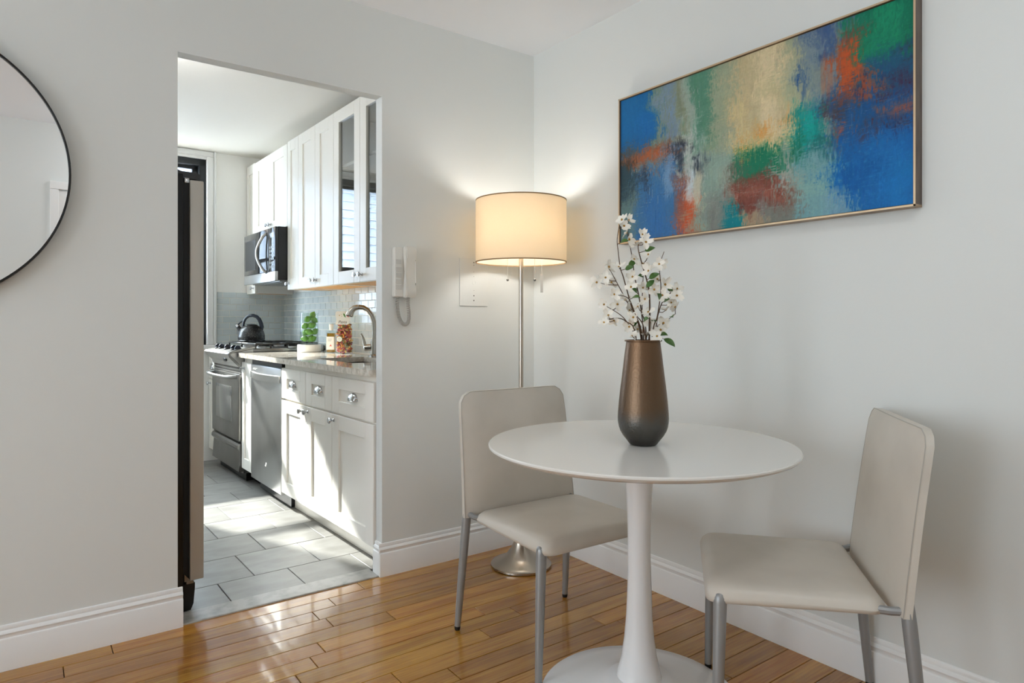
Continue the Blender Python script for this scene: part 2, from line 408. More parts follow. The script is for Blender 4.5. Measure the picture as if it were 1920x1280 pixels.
def base_profile(t=.016):
    return [(0, 0), (t, 0), (t, .098), (t-.002, .102), (t-.006, .104), (t-.005, .112), (t-.002, .118), (t-.005, .124), (t-.01, .128), (t-.009, .134), (t-.012, .142), (0, .144)]
def baseboard_y(name, x0, x1, y, sgn):
    return struct(name, G().prism([(y+sgn*p, z) for p, z in base_profile()], x0, x1, 'x'), M['trim'], None, True)
def baseboard_x(name, y0, y1, x, sgn, parent=None):
    return struct(name, G().prism([(x+sgn*p, z) for p, z in base_profile()], y0, y1, 'y'), M['trim'], parent, True)
baseboard_y('baseboard_north_west', -5.5, DX0+.016, 0, -1)
bn = baseboard_y('baseboard_north', DX1-.016, 0, 0, -1)
j = G().prism([(DX1-p, z) for p, z in base_profile()], 0.0002, TW, 'y'); part('baseboard_return', j, M['trim'], bn, True)
baseboard_x('baseboard_east', -2.94, 0, 0, -1)
baseboard_x('baseboard_west', -2.94, 0, -5.5, 1)
g = G()
for a, b in ((-5.5, X0-.05), (X1+.05, 0)): g.prism([(-2.94+p, z) for p, z in base_profile()], a, b, 'x')
struct('baseboard_south', g, M['trim'], None, True)

# oak floor: every plank in view its own piece
floor = struct('floor', G().box(-5.6, .05, -3.0, TW, -.08, -.014), M['subfloor'])
rest = G()
rng = random.Random(11)
PW = .0835
JO = {1: [-1.13], 4: [-.995, .1], 6: [-.701], 7: [-.589], 8: [-.787], 9: [-1.179]}
for n in range(37):
    y1 = -.0055-PW*n if n else 0.0; y0 = -.0055-PW*(n+1)
    if n == 0: y1 = -.001; 
    y0 = max(y0, -2.99)
    xs = [-5.5]; x = -5.5+rng.uniform(.2, .9)
    while x < -.15:
        xs.append(x); x += rng.uniform(.45, 1.35)
    xs.append(0.0)
    if n in JO:
        xs = [q for q in xs if q < -2.3]+[JO[n][0]-rng.uniform(.6, .9)]+[q for q in JO[n] if q < 0]+[0.0]
        xs = sorted(set(xs))
    for a, b in zip(xs[:-1], xs[1:]):
        if b - a < .02: continue
        e = .0011
        if b < -2.75:
            rest.box(a+e, b-e, y0+e, y1-e, -.014, 0)
        else:
            p = G().box(a+e-(a+b)/2, b-e-(a+b)/2, y0+e-(y0+y1)/2, y1-e-(y0+y1)/2, -.014, 0, .0012, 1)
            o = part('plank', p, M['wood'], floor, False); o.location = ((a+b)/2, (y0+y1)/2, rng.uniform(-.0002, .0002))
o = part('planks_far', rest, M['wood'], floor, False); o['kind'] = 'stuff'

# stone threshold under the opening
g = G().box(DX0+.005, DX1-.016, -.004, .105, -.012, .006, .003)
struct('threshold', g, M['marble'])

# ------------------------------------------------------------------ structure: galley kitchen (turned by KIT_A)
UE, UW, VN = .55, -1.46, 3.065
kstruct('wall_kitchen_east', G().box(UE, UE+.1, .055, VN+.4, 0, H), M['kwall']); we = bpy.data.objects['wall_kitchen_east']
kstruct('wall_kitchen_west', G().box(UW-.1, UW, .02, VN+.4, 0, H), M['kwall'])
WU0, WU1, WZ0, WZ1 = -1.40, -.075, .93, 2.445       # window opening
g = G(); g.box(WU1, UE, VN, VN+.4, 0, H); g.box(UW, WU0, VN, VN+.4, 0, H); g.box(WU0, WU1, VN, VN+.4, 0, WZ0); g.box(WU0, WU1, VN, VN+.4, WZ1-.02, H)
wn = kstruct('wall_kitchen_north', g, M['kwall'])
kstruct('ceiling_kitchen', G().box(UW-.1, UE+.1, .05, VN+.4, H, H+.1), M['kceil'])
kf = kstruct('floor_kitchen', G().box(UW-.1, UE+.1, .02, VN+.4, -.08, -.008), M['kgrout'])
# stone tiles of the kitchen floor
rows = [.105, .349, .660, .971, 1.282, 1.593, 1.904, 2.215, 2.526, 2.837, 3.06]
for i in range(len(rows)-1):
    off = -.65 if i % 2 == 0 else -.495
    us = [off+.30*q for q in range(-4, 4)]
    for a in us:
        b = a+.30
        a2, b2 = max(a, UW), min(b, .035)
        if b2-a2 < .03: continue
        p = G().box(a2+.0015, b2-.0015, rows[i]+.0015, rows[i+1]-.0015, -.01, 0, .0012, 1)
        for v in p.bm.verts: v.co -= Vector(((a2+b2)/2, (rows[i]+rows[i+1])/2, 0))
        o = part('tile', p, M['ktile'], kf, False); o.location = ((a2+b2)/2, (rows[i]+rows[i+1])/2, rng.uniform(-.0004, .0004))
# glass subway tiles
def tile_mesh(wid, hei):
    g = G().box(-.003, 0, -wid/2+.0018, wid/2-.0018, -hei/2+.0018, hei/2-.0018, .001, 1)
    bmesh.ops.recalc_face_normals(g.bm, faces=g.bm.faces[:])
    me = bpy.data.meshes.new('tile'); g.bm.to_mesh(me); g.bm.free(); me.materials.append(M['gtile']); return me
cache = {}
def put_tile(parent, u, v, z, wid, hei, rz):
    k = (round(wid, 4), round(hei, 4))
    if k not in cache: cache[k] = tile_mesh(*k)
    o = bpy.data.objects.new('tile', cache[k]); COL.objects.link(o); o.parent = parent
    o.location = (u, v, z); o.rotation_euler = (rng.uniform(-.003, .003), rng.uniform(-.004, .004), rz+rng.uniform(-.004, .004))
ZT = 1.362; TH = .0503; TL = .104
g = G().box(UE-.004, UE, .9, VN, .90, ZT); o = part('grout_bed', g, M['grout'], we, False)
g = G().box(.0, UE, VN-.004, VN, .90, ZT); o = part('grout_bed', g, M['grout'], wn, False)
for r in range(9):
    z = ZT-TH*(r+.5)
    x = 0.0; first = TL/2-.006 if r % 2 == 0 else TL-.004
    a = x
    while a < UE-.012:
        b = min(a+(first if a == x else TL), UE-.004)
        put_tile(wn, (a+b)/2, VN-.004, z, b-a, TH, R(90)); a = b
    a = VN-.008; first = TL*.5 if r % 2 else TL*.95; k = 0
    while a > 1.2:
        b = a-(first if k == 0 else TL); k += 1
        put_tile(we, UE-.004, (a+b)/2, z, a-b, TH, 0); a = b

# kitchen window: black double-hung sashes in white trim
win = kstruct('window_1', G().box(WU0, WU0+.05, VN+.02, VN+.12, WZ0, WZ1).box(WU1-.05, WU1, VN+.02, VN+.12, WZ0, WZ1).box(WU0, WU1, VN+.02, VN+.12, WZ1-.07, WZ1).box(WU0, WU1, VN+.02, VN+.12, WZ0, WZ0+.05), M['frameblk'])
def sash(name, v, z0, z1):
    a, b = WU0+.05, WU1-.05
    g = G().box(a, a+.04, v, v+.03, z0, z1).box(b-.04, b, v, v+.03, z0, z1).box(a, b, v, v+.03, z0, z0+.05).box(a, b, v, v+.03, z1-.035, z1)
    s_ = part(name, g, M['frameblk'], win, False)
    part('pane', G().box(a+.03, b-.03, v+.012, v+.018, z0+.03, z1-.03), M['pane'], s_, False)
sash('upper_sash', VN+.08, 1.56, WZ1-.06); sash('lower_sash', VN+.035, WZ0+.05, 1.62)
t = G().box(WU1, WU1+.05, VN-.022, VN, .933, WZ1-.001, .006).box(WU1+.051, WU1+.07, VN-.03, VN, .933, 2.487, .005).box(WU0-.07, WU0, VN-.022, VN, .933, WZ1-.001, .006)
t.box(WU0-.07, WU1+.05, VN-.022, VN, WZ1, 2.487, .006).box(WU0-.09, WU1+.09, VN-.04, VN+.03, .90, .932, .006)
kstruct('trim_2', t, M['trim'])

# the house across the yard
o = kthing('ceiling_lamp', 'round white globe lamp hanging from the kitchen ceiling above the refrigerator', 'lamp', -.85, .9, 2.2)
part('canopy', G().lathe([(0, 2.489), (.05, 2.489), (.05, 2.475), (.02, 2.465), (0, 2.465)], (-.85, .9, 0), 24), M['chrome'], o)
part('stem', G().lathe([(.006, 2.275), (.006, 2.47)], (-.85, .9, 0), 10), M['chrome'], o)
part('globe', G().ball((-.85, .9, 2.20), .08, n=24), M['globe'], o)

o = thing('fill_light', 'unseen round fill light added on the living room ceiling by the south door', 'lamp', (-1.3, -2.6, 2.4))  # added fill light, out of view, lifts the lower right wall
part('canopy', G().lathe([(0, 2.489), (.19, 2.489), (.19, 2.462), (0, 2.462)], (0, 0, -2.4), 40), M['chrome'], o)
part('fill_dome', G().lathe([(.18, 2.461), (.17, 2.43), (.14, 2.40), (.09, 2.38), (0, 2.372)], (0, 0, -2.4), 40), M['fill_dome'], o)

# the house across the yard
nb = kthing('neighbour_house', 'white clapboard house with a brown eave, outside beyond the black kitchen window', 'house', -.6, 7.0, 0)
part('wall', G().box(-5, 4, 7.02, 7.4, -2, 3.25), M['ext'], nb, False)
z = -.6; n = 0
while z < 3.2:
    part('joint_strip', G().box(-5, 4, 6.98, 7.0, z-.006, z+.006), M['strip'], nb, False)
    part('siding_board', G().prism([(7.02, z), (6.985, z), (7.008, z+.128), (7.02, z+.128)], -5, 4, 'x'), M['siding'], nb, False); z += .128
part('eave', G().box(-5.2, 4.2, 6.75, 7.5, 3.25, 3.5), M['fascia'], nb, False)
part('sky_blocker_roof', G().prism([(6.75, 3.5), (9.2, 5.26), (9.2, 3.5)], -5.2, 4.2, 'x'), M['sky_blocker_roof'], nb, False)  # roof added and pitched to cut low sky light but pass the sun
part('ground', G().box(-6, 5, 3.5, 7.02, -2.1, -2), M['ext'], nb, False)
# ------------------------------------------------------------------ kitchen cabinets
def knob(parent, u, v, z):
    Mx = Matrix.Rotation(R(-90), 3, 'Y')
    return part('knob', G().lathe([(0, 0), (.009, 0), (.009, .003), (.0045, .008), (.0055, .014), (.013, .021), (.0155, .026), (.013, .030), (0, .032)], (u, v, z), 16, Mx), M['chrome'], parent)
def cup_pull(parent, u, v, z):
    g = G(); n, m = 14, 7; V = []; F = []
    for i in range(n+1):
        a = math.pi*i/n
        for j in range(m+1):
            b = (math.pi/2)*j/m
            V.append((u-.024*math.sin(b)*(.35+.65*math.sin(a)**.6), v+.043*math.cos(a)*(1-.12*math.sin(b)), z-.014+.034*math.sin(a)**.7*math.cos(b)+.004*math.cos(b)))
    for i in range(n):
        for j in range(m):
            p = i*(m+1)+j; F.append((p, p+1, p+m+2, p+m+1))
    g.faces(V, F); g.box(u-.001, u+.002, v-.047, v+.047, z-.014, z-.008)
    o = part('cup_pull', g, M['chrome'], parent, True, 60)
    md = o.modifiers.new('thick', 'SOLIDIFY'); md.thickness = .002
    return o
def shaker(name, parent, uf, v0, v1, z0, z1, st=.082, rt=.072, th=.02, rec=.009, glass=False):
    e = .0016; v0 += e; v1 -= e; z0 += e; z1 -= e
    g = G(); b = .0015
    g.box(uf, uf+th, v0, v0+st, z0, z1, b, 1); g.box(uf, uf+th, v1-st, v1, z0, z1, b, 1)
    g.box(uf, uf+th, v0+st, v1-st, z0, z0+rt, b, 1); g.box(uf, uf+th, v0+st, v1-st, z1-rt, z1, b, 1)
    if not glass: g.box(uf+rec, uf+th-.001, v0+st-.002, v1-st+.002, z0+rt-.002, z1-rt+.002)
    d = part(name, g, M['cab'], parent, True, 40)
    if glass: part('pane', G().box(uf+.012, uf+.015, v0+st-.005, v1-st+.005, z0+rt-.005, z1-rt+.005), M['cabglass'], d, False)
    return d
UF = -.06
def base_unit(name, lab, v0, v1, doors, drawers, knobs, toe=True, pulls=(), top=.874):
    t = kthing(name, lab, 'cabinet', UF+.02, (v0+v1)/2, 0, None)
    g = G().box(UF+.021, .545, v0+.0005, v1-.0005, .10, .66); a, b = v0+.0005, v1-.0005
    g.box(UF+.021, UF+.045, a, b, .6601, top); g.box(.525, .545, a, b, .6601, top); g.box(UF+.0451, .5249, a, a+.018, .6601, top); g.box(UF+.0451, .5249, b-.018, b, .6601, top)
    part('body', g, M['cab'], t, False)
    if toe: part('toe_kick', G().box(.02, .04, v0+.0005, v1-.0005, 0.001, .10), M['cab'], t, False)
    for (a, b), (kv, kz) in zip(doors, knobs):
        d = shaker('door', t, UF, a, b, .105, .657 if drawers else .842, st=min(.082, (b-a)*.24))
        knob(d, UF, kv, kz)
    for (a, b), pv in zip(drawers, pulls):
        d = shaker('drawer', t, UF, a, b, .665, .847, st=min(.085, (b-a)*.24), rt=.06)
        cup_pull(d, UF+.009, pv, .757)
    return t
base_unit('base_cabinet', 'white base cabinet nearest the doorway, a wide drawer above a single door', .07, .543, [(.07, .543)], [(.07, .543)], [(.515, .626)], True, [.299])
base_unit('base_cabinet', 'white double base cabinet beside the dishwasher, two drawers over two doors', .543, 1.30, [(.543, .907), (.907, 1.30)], [(.543, .907), (.907, 1.30)], [(.872, .628), (.948, .626)], True, [.732, 1.125])
base_unit('base_cabinet', 'narrow white one-door cabinet between the dishwasher and the gas range', 1.912, 2.133, [(1.912, 2.133)], [], [(2.06, .80)], False)
t = base_unit('base_cabinet', 'narrow white base cabinet in the far corner, behind the gas range by the window', 2.885, 3.055, [(2.89, 3.052)], [(2.89, 3.052)], [(3.0, .63)], True, [2.97])

# counters
g = G()
SU0, SU1, SV0, SV1 = .07, .385, .58, 1.125       # sink cut-out
U0, U1, V0, V1, Z0, Z1 = -.085, .5455, .066, 2.118, .874, .904
O = [(U0, V0), (U1, V0), (U1, V1), (U0, V1)]; I = [(SU0, SV0), (SU1, SV0), (SU1, SV1), (SU0, SV1)]
V = [(x, y, z) for z in (Z0, Z1) for x, y in O+I]; F = []
for b in (0, 8):
    for i in range(4): F.append((b+i, b+(i+1) % 4, b+4+(i+1) % 4, b+4+i))
for i in range(4): F.append((i, (i+1) % 4, 8+(i+1) % 4, 8+i)); F.append((4+i, 4+(i+1) % 4, 12+(i+1) % 4, 12+i))
g.faces(V, F)
o = kthing('countertop', 'beige granite countertop with a sink cut-out, on the white base cabinets', 'countertop', .2, 1.1, .889)
part('slab', g, M['granite'], o, False)
o = kthing('countertop', 'short piece of granite countertop in the far corner behind the gas range', 'countertop', .2, 2.97, .889)
part('slab', G().box(-.085, .5455, 2.885, 3.058, .874, .904, .002), M['granite'], o, False)
o = kthing('sink', 'steel undermount sink hung below the cut-out in the granite countertop', 'sink', (SU0+SU1)/2, (SV0+SV1)/2, .69)
g = G()
for a, b, c, d in ((SU0-.012, SU0-.002, SV0-.012, SV1+.012), (SU1+.002, SU1+.012, SV0-.012, SV1+.012), (SU0-.012, SU1+.012, SV0-.012, SV0-.002), (SU0-.012, SU1+.012, SV1+.002, SV1+.012)):
    g.box(a, b, c, d, .69, .8735)
g.box(SU0-.012, SU1+.012, SV0-.012, SV1+.012, .685, .695)
part('basin', g, M['sinkst'], o, False)
part('drain', G().lathe([(0, .695), (.045, .695), (.045, .698), (.035, .6985), (.03, .696), (0, .696)], ((SU0+SU1)/2, (SV0+SV1)/2, 0), 24), M['chrome'], o)

# dishwasher
o = kthing('dishwasher', 'stainless steel dishwasher with a bowed handle under the granite countertop', 'dishwasher', .2, 1.605, 0)
part('body', G().box(-.03, .54, 1.312, 1.902, .10, .862), M['black'], o, False)
d = part('door', G().box(-.062, -.03, 1.306, 1.908, .085, .838, .004), M['steel'], o)
part('control_strip', G().box(-.055, -.02, 1.312, 1.902, .84, .868), M['black'], o, False)
# bowed handle blade
V = []; n = 16
for i in range(n+1):
    v = 1.335+.545*i/n; bow = -.066-.034*math.sin(math.pi*i/n)
    V += [(bow, v, .750), (bow-.003, v, .790), (bow+.010, v, .794), (bow+.012, v, .752)]
F = []
for i in range(n):
    for k in range(4): F.append((4*i+k, 4*i+(k+1) % 4, 4*i+4+(k+1) % 4, 4*i+4+k))
F += [(3, 2, 1, 0), (4*n, 4*n+1, 4*n+2, 4*n+3)]
part('handle', G().faces(V, F).box(-.07, -.06, 1.32, 1.35, .752, .792).box(-.07, -.06, 1.865, 1.895, .752, .792), M['steel'], d, True, 50)
part('emblem', G().box(-.0635, -.062, 1.575, 1.595, .218, .232, .0005).box(-.0635, -.062, 1.582, 1.606, .208, .217, .0005), M['phone2'], d, False)
part('toe_panel', G().box(.0, .02, 1.306, 1.908, .005, .085), M['black'], o, False)
part('marking', G().box(-.063, -.062, 1.80, 1.86, .806, .809).box(-.063, -.062, 1.77, 1.85, .814, .816), M['paper'], d, False)

# gas range
r0, r1 = 2.142, 2.876
o = kthing('gas_range', 'stainless gas range with sloped front knobs between narrow white cabinets', 'range', .2, (r0+r1)/2, 0)
part('body', G().box(-.045, .53, r0, r1, .06, .80).box(-.04, .53, r0, r1, .80, .905), M['steeld'], o, False)
part('base', G().box(-.02, .5, r0+.02, r1-.02, .003, .06), M['black'], o, False)
d = part('oven_door', G().box(-.078, -.046, r0+.004, r1-.004, .285, .752, .006), M['steeld'], o)
part('window', G().box(-.0795, -.077, r0+.17, r1-.13, .40, .655, .0008), M['ovenglass'], d)
hv0, hv1 = r0+.05, r1-.05
pts = [(-.076, hv0, .735), (-.105, hv0+.012, .733), (-.132, hv0+.05, .731)]+[(-.136-.012*math.sin(math.pi*i/8), hv0+.08+(hv1-hv0-.16)*i/8, .730) for i in range(9)]+[(-.132, hv1-.05, .731), (-.105, hv1-.012, .733), (-.076, hv1, .735)]
part('handle', G().tube(pts, .013, 12), M['steel'], d)
part('drawer', G().prism([(-.076, .075), (-.046, .075), (-.046, .268), (-.072, .268), (-.082, .255), (-.083, .235), (-.066, .215)], r0+.004, r1-.004, 'y'), M['steeld'], o, False)
part('vent_trim', G().box(-.066, -.045, r0+.01, r1-.01, .756, .768).box(-.062, -.045, r0+.01, r1-.01, .778, .788), M['steel'], o, False)
prof = [(-.045, .80), (-.072, .803), (-.08, .83), (-.128, .882), (-.134, .894), (-.124, .905), (.02, .932), (.02, .90), (-.045, .89)]
part('control_panel', G().prism(prof, r0-.002, r1+.002, 'y'), M['steel'], o, False)
ge = [(-.05, r0+.012, .80), (-.083, r0+.004, .825), (-.135, r0-.001, .880), (-.140, r0, .897), (-.12, r0, .909), (.03, r0, .938)]
part('end_trim', G().tube(ge, .009, 8), M['steeld'], o)
part('light_switch', G().ball((-.1, r0+.26, .848), .022, (.5, 1.5, .8), 14), M['black'], o)
sl = Vector((.144, 0, .027)).normalized()
nrm = Vector((-sl.z, 0, sl.x))
for kv in (r0+.10, r0+.20, r0+.37, r0+.53, r0+.63):
    c = Vector((-.055, kv, .918))
    Mk = Matrix((( sl.x, 0, nrm.x), (0, 1, 0), (sl.z, 0, nrm.z)))
    kb = part('control_knob', G().lathe([(0, 0), (.026, 0), (.025, .006), (.021, .010), (0, .010)], c, 20, Mk).box(0, 0, 0, 0, 0, 0) if False else G().lathe([(0, 0), (.026, 0), (.025, .008), (.021, .012), (0, .012)], c, 20, Mk), M['black'], o)
    gg = G(); pl = [(math.cos(math.pi*i/10)*.023, math.sin(math.pi*i/10)*.030+.004) for i in range(11)]
    gg.prism(pl, -.006, .006, 'y').move(Matrix.Translation(c).to_3x3() if False else Matrix.Identity(3))
    for v in gg.bm.verts: v.co = Mk @ v.co + c
    part('grip', gg, M['handle'], kb)
part('cooktop', G().box(.02, .52, r0, r1, .905, .922, .004).box(.035, .505, r0+.015, r1-.015, .920, .926), M['steeld'], o)
part('back_vent', G().box(.49, .535, r0, r1, .905, .95, .004), M['steel'], o)
for (bu, bv, br) in ((.15, r0+.18, .05), (.37, r0+.18, .04), (.15, r1-.18, .045), (.37, r1-.18, .05)):
    b = part('burner', G().lathe([(0, .926), (br+.012, .926), (br+.01, .938), (br-.008, .941), (0, .941)], (bu, bv, 0), 24), M['steel'], o)
    part('burner_cap', G().lathe([(0, .941), (br-.006, .941), (br-.004, .947), (br-.012, .951), (0, .952)], (bu, bv, 0), 24), M['iron'], b)
def bar(g, a, b, wd=.011, hz=.012):
    a, b = Vector(a), Vector(b)
    if abs(a.x-b.x) > abs(a.y-b.y): g.box(min(a.x, b.x), max(a.x, b.x), a.y-wd/2, a.y+wd/2, a.z-hz, a.z, .0025, 1)
    else: g.box(a.x-wd/2, a.x+wd/2, min(a.y, b.y), max(a.y, b.y), a.z-hz, a.z, .0025, 1)
GZ = .965
for g0, g1 in ((r0+.02, (r0+r1)/2-.004), ((r0+r1)/2+.004, r1-.02)):
    g = G(); a, b = .04, .50
    for v in (g0+.006, g1-.006, (g0+g1)/2): bar(g, (a, v, GZ), (b, v, GZ))
    for u in (a+.006, b-.006, (a+b)/2): bar(g, (u, g0, GZ), (u, g1, GZ))
    for u in (.15, .37):
        bar(g, (u-.001, g0, GZ), (u-.001, g1, GZ))
    for u in (a+.006, .15, (a+b)/2, .37, b-.006):
        for v, s_ in ((g0+.004, 1), (g1-.004, -1)):
            g.tube([(u, v+s_*.03, GZ-.006), (u, v+s_*.008, GZ-.008), (u, v, GZ-.018), (u, v, .927)], .0058, 8)
    part('grate', g, M['iron'], o, True, 45)

# ------------------------------------------------------------------ wall cabinets and microwave
UU, UB, ZB, ZTOP = .235, .546, 1.345, 2.402
def wall_unit(lab, v0, v1, z0, doors, knobs, glass=False, name='wall_cabinet', z1=ZTOP):
    t = kthing(name, lab, 'cabinet', .4, (v0+v1)/2, z0)
    uf = UU+.02; s_ = .016
    if glass:
        g = G().box(uf, UB, v0, v0+s_, z0+.012, z1).box(uf, UB, v1-s_, v1, z0+.012, z1).box(uf, UB, v0, v1, z1-s_, z1).box(uf, UB, v0, v1, z0+.03, z0+.03+s_).box(UB-.008, UB, v0, v1, z0+.02, z1)
        part('body', g, M['cabin'], t, False)
        part('face_frame', G().box(uf, uf+.018, v0, v0+.03, z0+.012, z1).box(uf, uf+.018, v1-.03, v1, z0+.012, z1).box(uf, uf+.018, v0, v1, z0+.012, z0+.05), M['cab'], t, False)
        for zz in (z0+.40, z0+.72): part('shelf', G().box(uf+.03, UB-.01, v0+s_+.001, v1-s_-.001, zz, zz+.018), M['cabin'], t, False)
    else:
        part('body', G().box(uf+.0005, UB, v0+.0005, v1-.0005, z0+.016, z1), M['cab'], t, False)
    part('underside', G().box(uf+.02, UB-.002, v0+.018, v1-.018, z0+.006, z0+.0155), M['maple'], t, False)
    part('bottom_rail', G().box(uf, uf+.02, v0, v1, z0+.002, z0+.016).box(uf+.02, UB-.002, v0, v0+.018, z0+.002, z0+.016).box(uf+.02, UB-.002, v1-.018, v1, z0+.002, z0+.016), M['cab'], t, False)
    for (a, b), (kv, kz) in zip(doors, knobs):
        d = shaker('door', t, UU, a, b, z0, z1, st=min(.078, (b-a)*.27), rt=.075, glass=glass)
        knob(d, UU, kv, kz)
    return t
wall_unit('white wall cabinet with two tall glass doors nearest the doorway', .46, 1.235, ZB, [(.46, .855), (.855, 1.235)], [(.825, 1.388), (.885, 1.388)], True)
wall_unit('white wall cabinet with a pair of tall solid doors, beside the glass doors', 1.235, 1.845, ZB, [(1.235, 1.538), (1.538, 1.845)], [(1.508, 1.39), (1.568, 1.39)])
wall_unit('narrow white wall cabinet with one door on the near side of the microwave', 1.845, 2.062, ZB, [(1.845, 2.062)], [(2.03, 1.39)])
wall_unit('white two-door wall cabinet directly above the microwave', 2.066, 2.828, 1.80, [(2.066, 2.455), (2.455, 2.828)], [(2.425, 1.855), (2.485, 1.855)], z1=2.395)
wall_unit('narrow white wall cabinet in the far corner, past the microwave', 2.832, 3.055, ZB, [(2.832, 3.055)], [(2.865, 1.39)])

o = kthing('microwave', 'black over-range microwave with a silver bowed handle under the wall cabinets', 'microwave', .33, 2.448, 1.40)
m0, m1, mz0, mz1 = 2.072, 2.824, 1.405, 1.797
part('body', G().box(.172, .53, m0, m1, mz0+.015, mz1, .004), M['blackm'], o)
d = part('door', G().box(.150, .172, 2.23, m1, mz0+.075, mz1-.002, .003), M['blkglass'], o)
part('window_frame', G().box(.1485, .150, 2.52, 2.79, mz0+.11, mz1-.05, .0005), M['blackm'], d, False)
pts = [(.150, 2.262, mz1-.035), (.138, 2.268, mz1-.045)]+[(.128-.028*math.sin(math.pi*i/10), 2.275+.060*math.sin(math.pi*i/10), mz1-.055-(.245)*i/10) for i in range(11)]+[(.138, 2.268, mz1-.31), (.150, 2.262, mz1-.32)]
part('handle', G().tube(pts, .0105, 12, flat=1.1), M['steel'], d)
p = part('control_panel', G().box(.151, .172, m0+.002, 2.228, mz0+.075, mz1-.002, .003), M['blkglass'], o)
for r in range(6):
    for c in range(3):
        part('button', G().box(.150, .1515, m0+.03+c*.035, m0+.052+c*.035, mz0+.10+r*.028, mz0+.117+r*.028), M['steeld'], p, False)
part('display', G().box(.150, .1515, m0+.03, m0+.125, mz1-.075, mz1-.04), M['ovenglass'], p, False)
part('vent_strip', G().box(.149, .172, m0+.001, m1, mz0+.004, mz0+.073, .003), M['steel'], o)
part('grease_filter', G().box(.2, .5, m0+.05, m1-.05, mz0+.004, mz0+.015, .002).box(.23, .29, m0+.1, m1-.1, mz0, mz0+.005), M['steeld'], o)

# ------------------------------------------------------------------ refrigerator
fv0, fv1 = .125, 1.02
o = kthing('refrigerator', 'black-sided refrigerator with a stainless door just inside the opening on the left', 'refrigerator', -1.1, .57, 0)
part('body', G().box(-1.445, -.826, fv0, fv1, .03, 1.69, .004), M['black'], o)
part('gasket', G().box(-.826, -.803, fv0+.012, fv1-.012, .10, 1.665), M['rubber'], o, False)
d = part('door', G().box(-.803, -.753, fv0, fv1, .118, 1.668, .004), M['fsteel'], o)
for hv in ((fv0+fv1)/2-.05, (fv0+fv1)/2+.05):
    part('handle', G().tube([(-.753, hv, .80), (-.715, hv, .83), (-.705, hv, .95), (-.705, hv, 1.05), (-.715, hv, 1.17), (-.753, hv, 1.2)], .011, 10), M['black'], d)
part('hinge_cover', G().prism([(-.95, 1.69), (-.765, 1.672), (-.762, 1.69), (-.775, 1.70), (-.83, 1.700), (-.88, 1.716), (-.95, 1.716)], fv0+.01, fv0+.09, 'y'), M['black'], o)
label(part('hinge_pin', G().box(-.822, -.803, fv0+.004, fv0+.03, 1.655, 1.675, .004), M['chrome'], o), 'small bright hinge pin')
part('foot_grille', G().prism([(-.826, .006), (-.80, .006), (-.79, .03), (-.785, .09), (-.785, .108), (-.826, .108)], fv0+.002, fv1-.01, 'y'), M['black'], o)
label(part('door_stop', G().box(-.815, -.79, fv0+.0, fv0+.02, .108, .118).prism([(-.822, .118), (-.80, .118), (-.822, .145)], fv0+.002, fv0+.012, 'y'), M['steeld'], o), 'small grey metal door stop')

# ------------------------------------------------------------------ things on the counter and the range
o = kthing('kettle', 'speckled black whistling kettle with a loop handle on the gas range', 'kettle', .17, 2.70, GZ+.001)
c = (.17, 2.70, GZ+.001)
part('body', G().lathe([(0, 0), (.088, 0), (.097, .006), (.100, .02), (.099, .045), (.092, .075), (.078, .10), (.06, .116), (.045, .123), (0, .123)], c, 40), M['kettle'], o)
part('rim', G().lathe([(.09, .0), (.101, .003), (.1015, .010), (.099, .012)], c, 40), M['chrome'], o)
l = part('lid', G().lathe([(0, .123), (.046, .123), (.046, .128), (.03, .134), (0, .137)], c, 32), M['blackm'], o)
dv = Vector((-.79, .61, 0))
def kp(t, z): return Vector(c)+dv*t+Vector((0, 0, z))
hp = [kp(.064, .098), kp(.066, .125), kp(.06, .155), kp(.045, .182), kp(.02, .20), kp(-.012, .203), kp(-.042, .192), kp(-.062, .17), kp(-.075, .14), kp(-.082, .112), kp(-.078, .09)]
part('handle', G().tube(hp, [.008, .010, .011, .011, .011, .011, .011, .012, .012, .012, .010], 12, flat=1.3), M['handle'], o)
sp = part('spout', G().tube([kp(.07, .075), kp(.095, .10), kp(.108, .118)], [.022, .016, .013], 14), M['kettle'], o)
part('whistle', G().tube([kp(.104, .113), kp(.118, .128)], [.017, .015], 14), M['chrome'], o)
part('trigger', G().tube([kp(.106, .13), kp(.085, .15), kp(.062, .16)], .006, 8), M['handle'], o)

Cc = (.363, 1.98)
o = kthing('fluted_stand', 'round white fluted ceramic stand on the granite countertop', 'stand', Cc[0], Cc[1], .905)
g = G(); n = 96; prof = [(0, 0), (.080, 0), (.083, .003), (.083, .048), (.080, .0515), (0, .0515)]
g.lathe(prof, (Cc[0], Cc[1], .905), n)
for v in g.bm.verts:
    dx, dy = v.co.x-Cc[0], v.co.y-Cc[1]; rr = math.hypot(dx, dy)
    if rr > .08:
        s_ = 1-.035*(.5+.5*math.cos(32*math.atan2(dy, dx))); v.co.x = Cc[0]+dx*s_; v.co.y = Cc[1]+dy*s_
part('drum', g, M['stand'], o, True, 60)
zc = .9575
o = kthing('glass_cylinder', 'clear glass cylinder filled with limes on the white fluted stand', 'vase', Cc[0], Cc[1], zc)
part('wall', G().lathe([(.0635, 0), (.0635, .225), (.0605, .225), (.0605, .006), (0, .006), (0, 0)], (Cc[0], Cc[1], zc), 40, closed=True), M['cylglass'], o)
lat = Vector((.7926, -.6097, 0)); dep = Vector((-.6097, -.7926, 0))
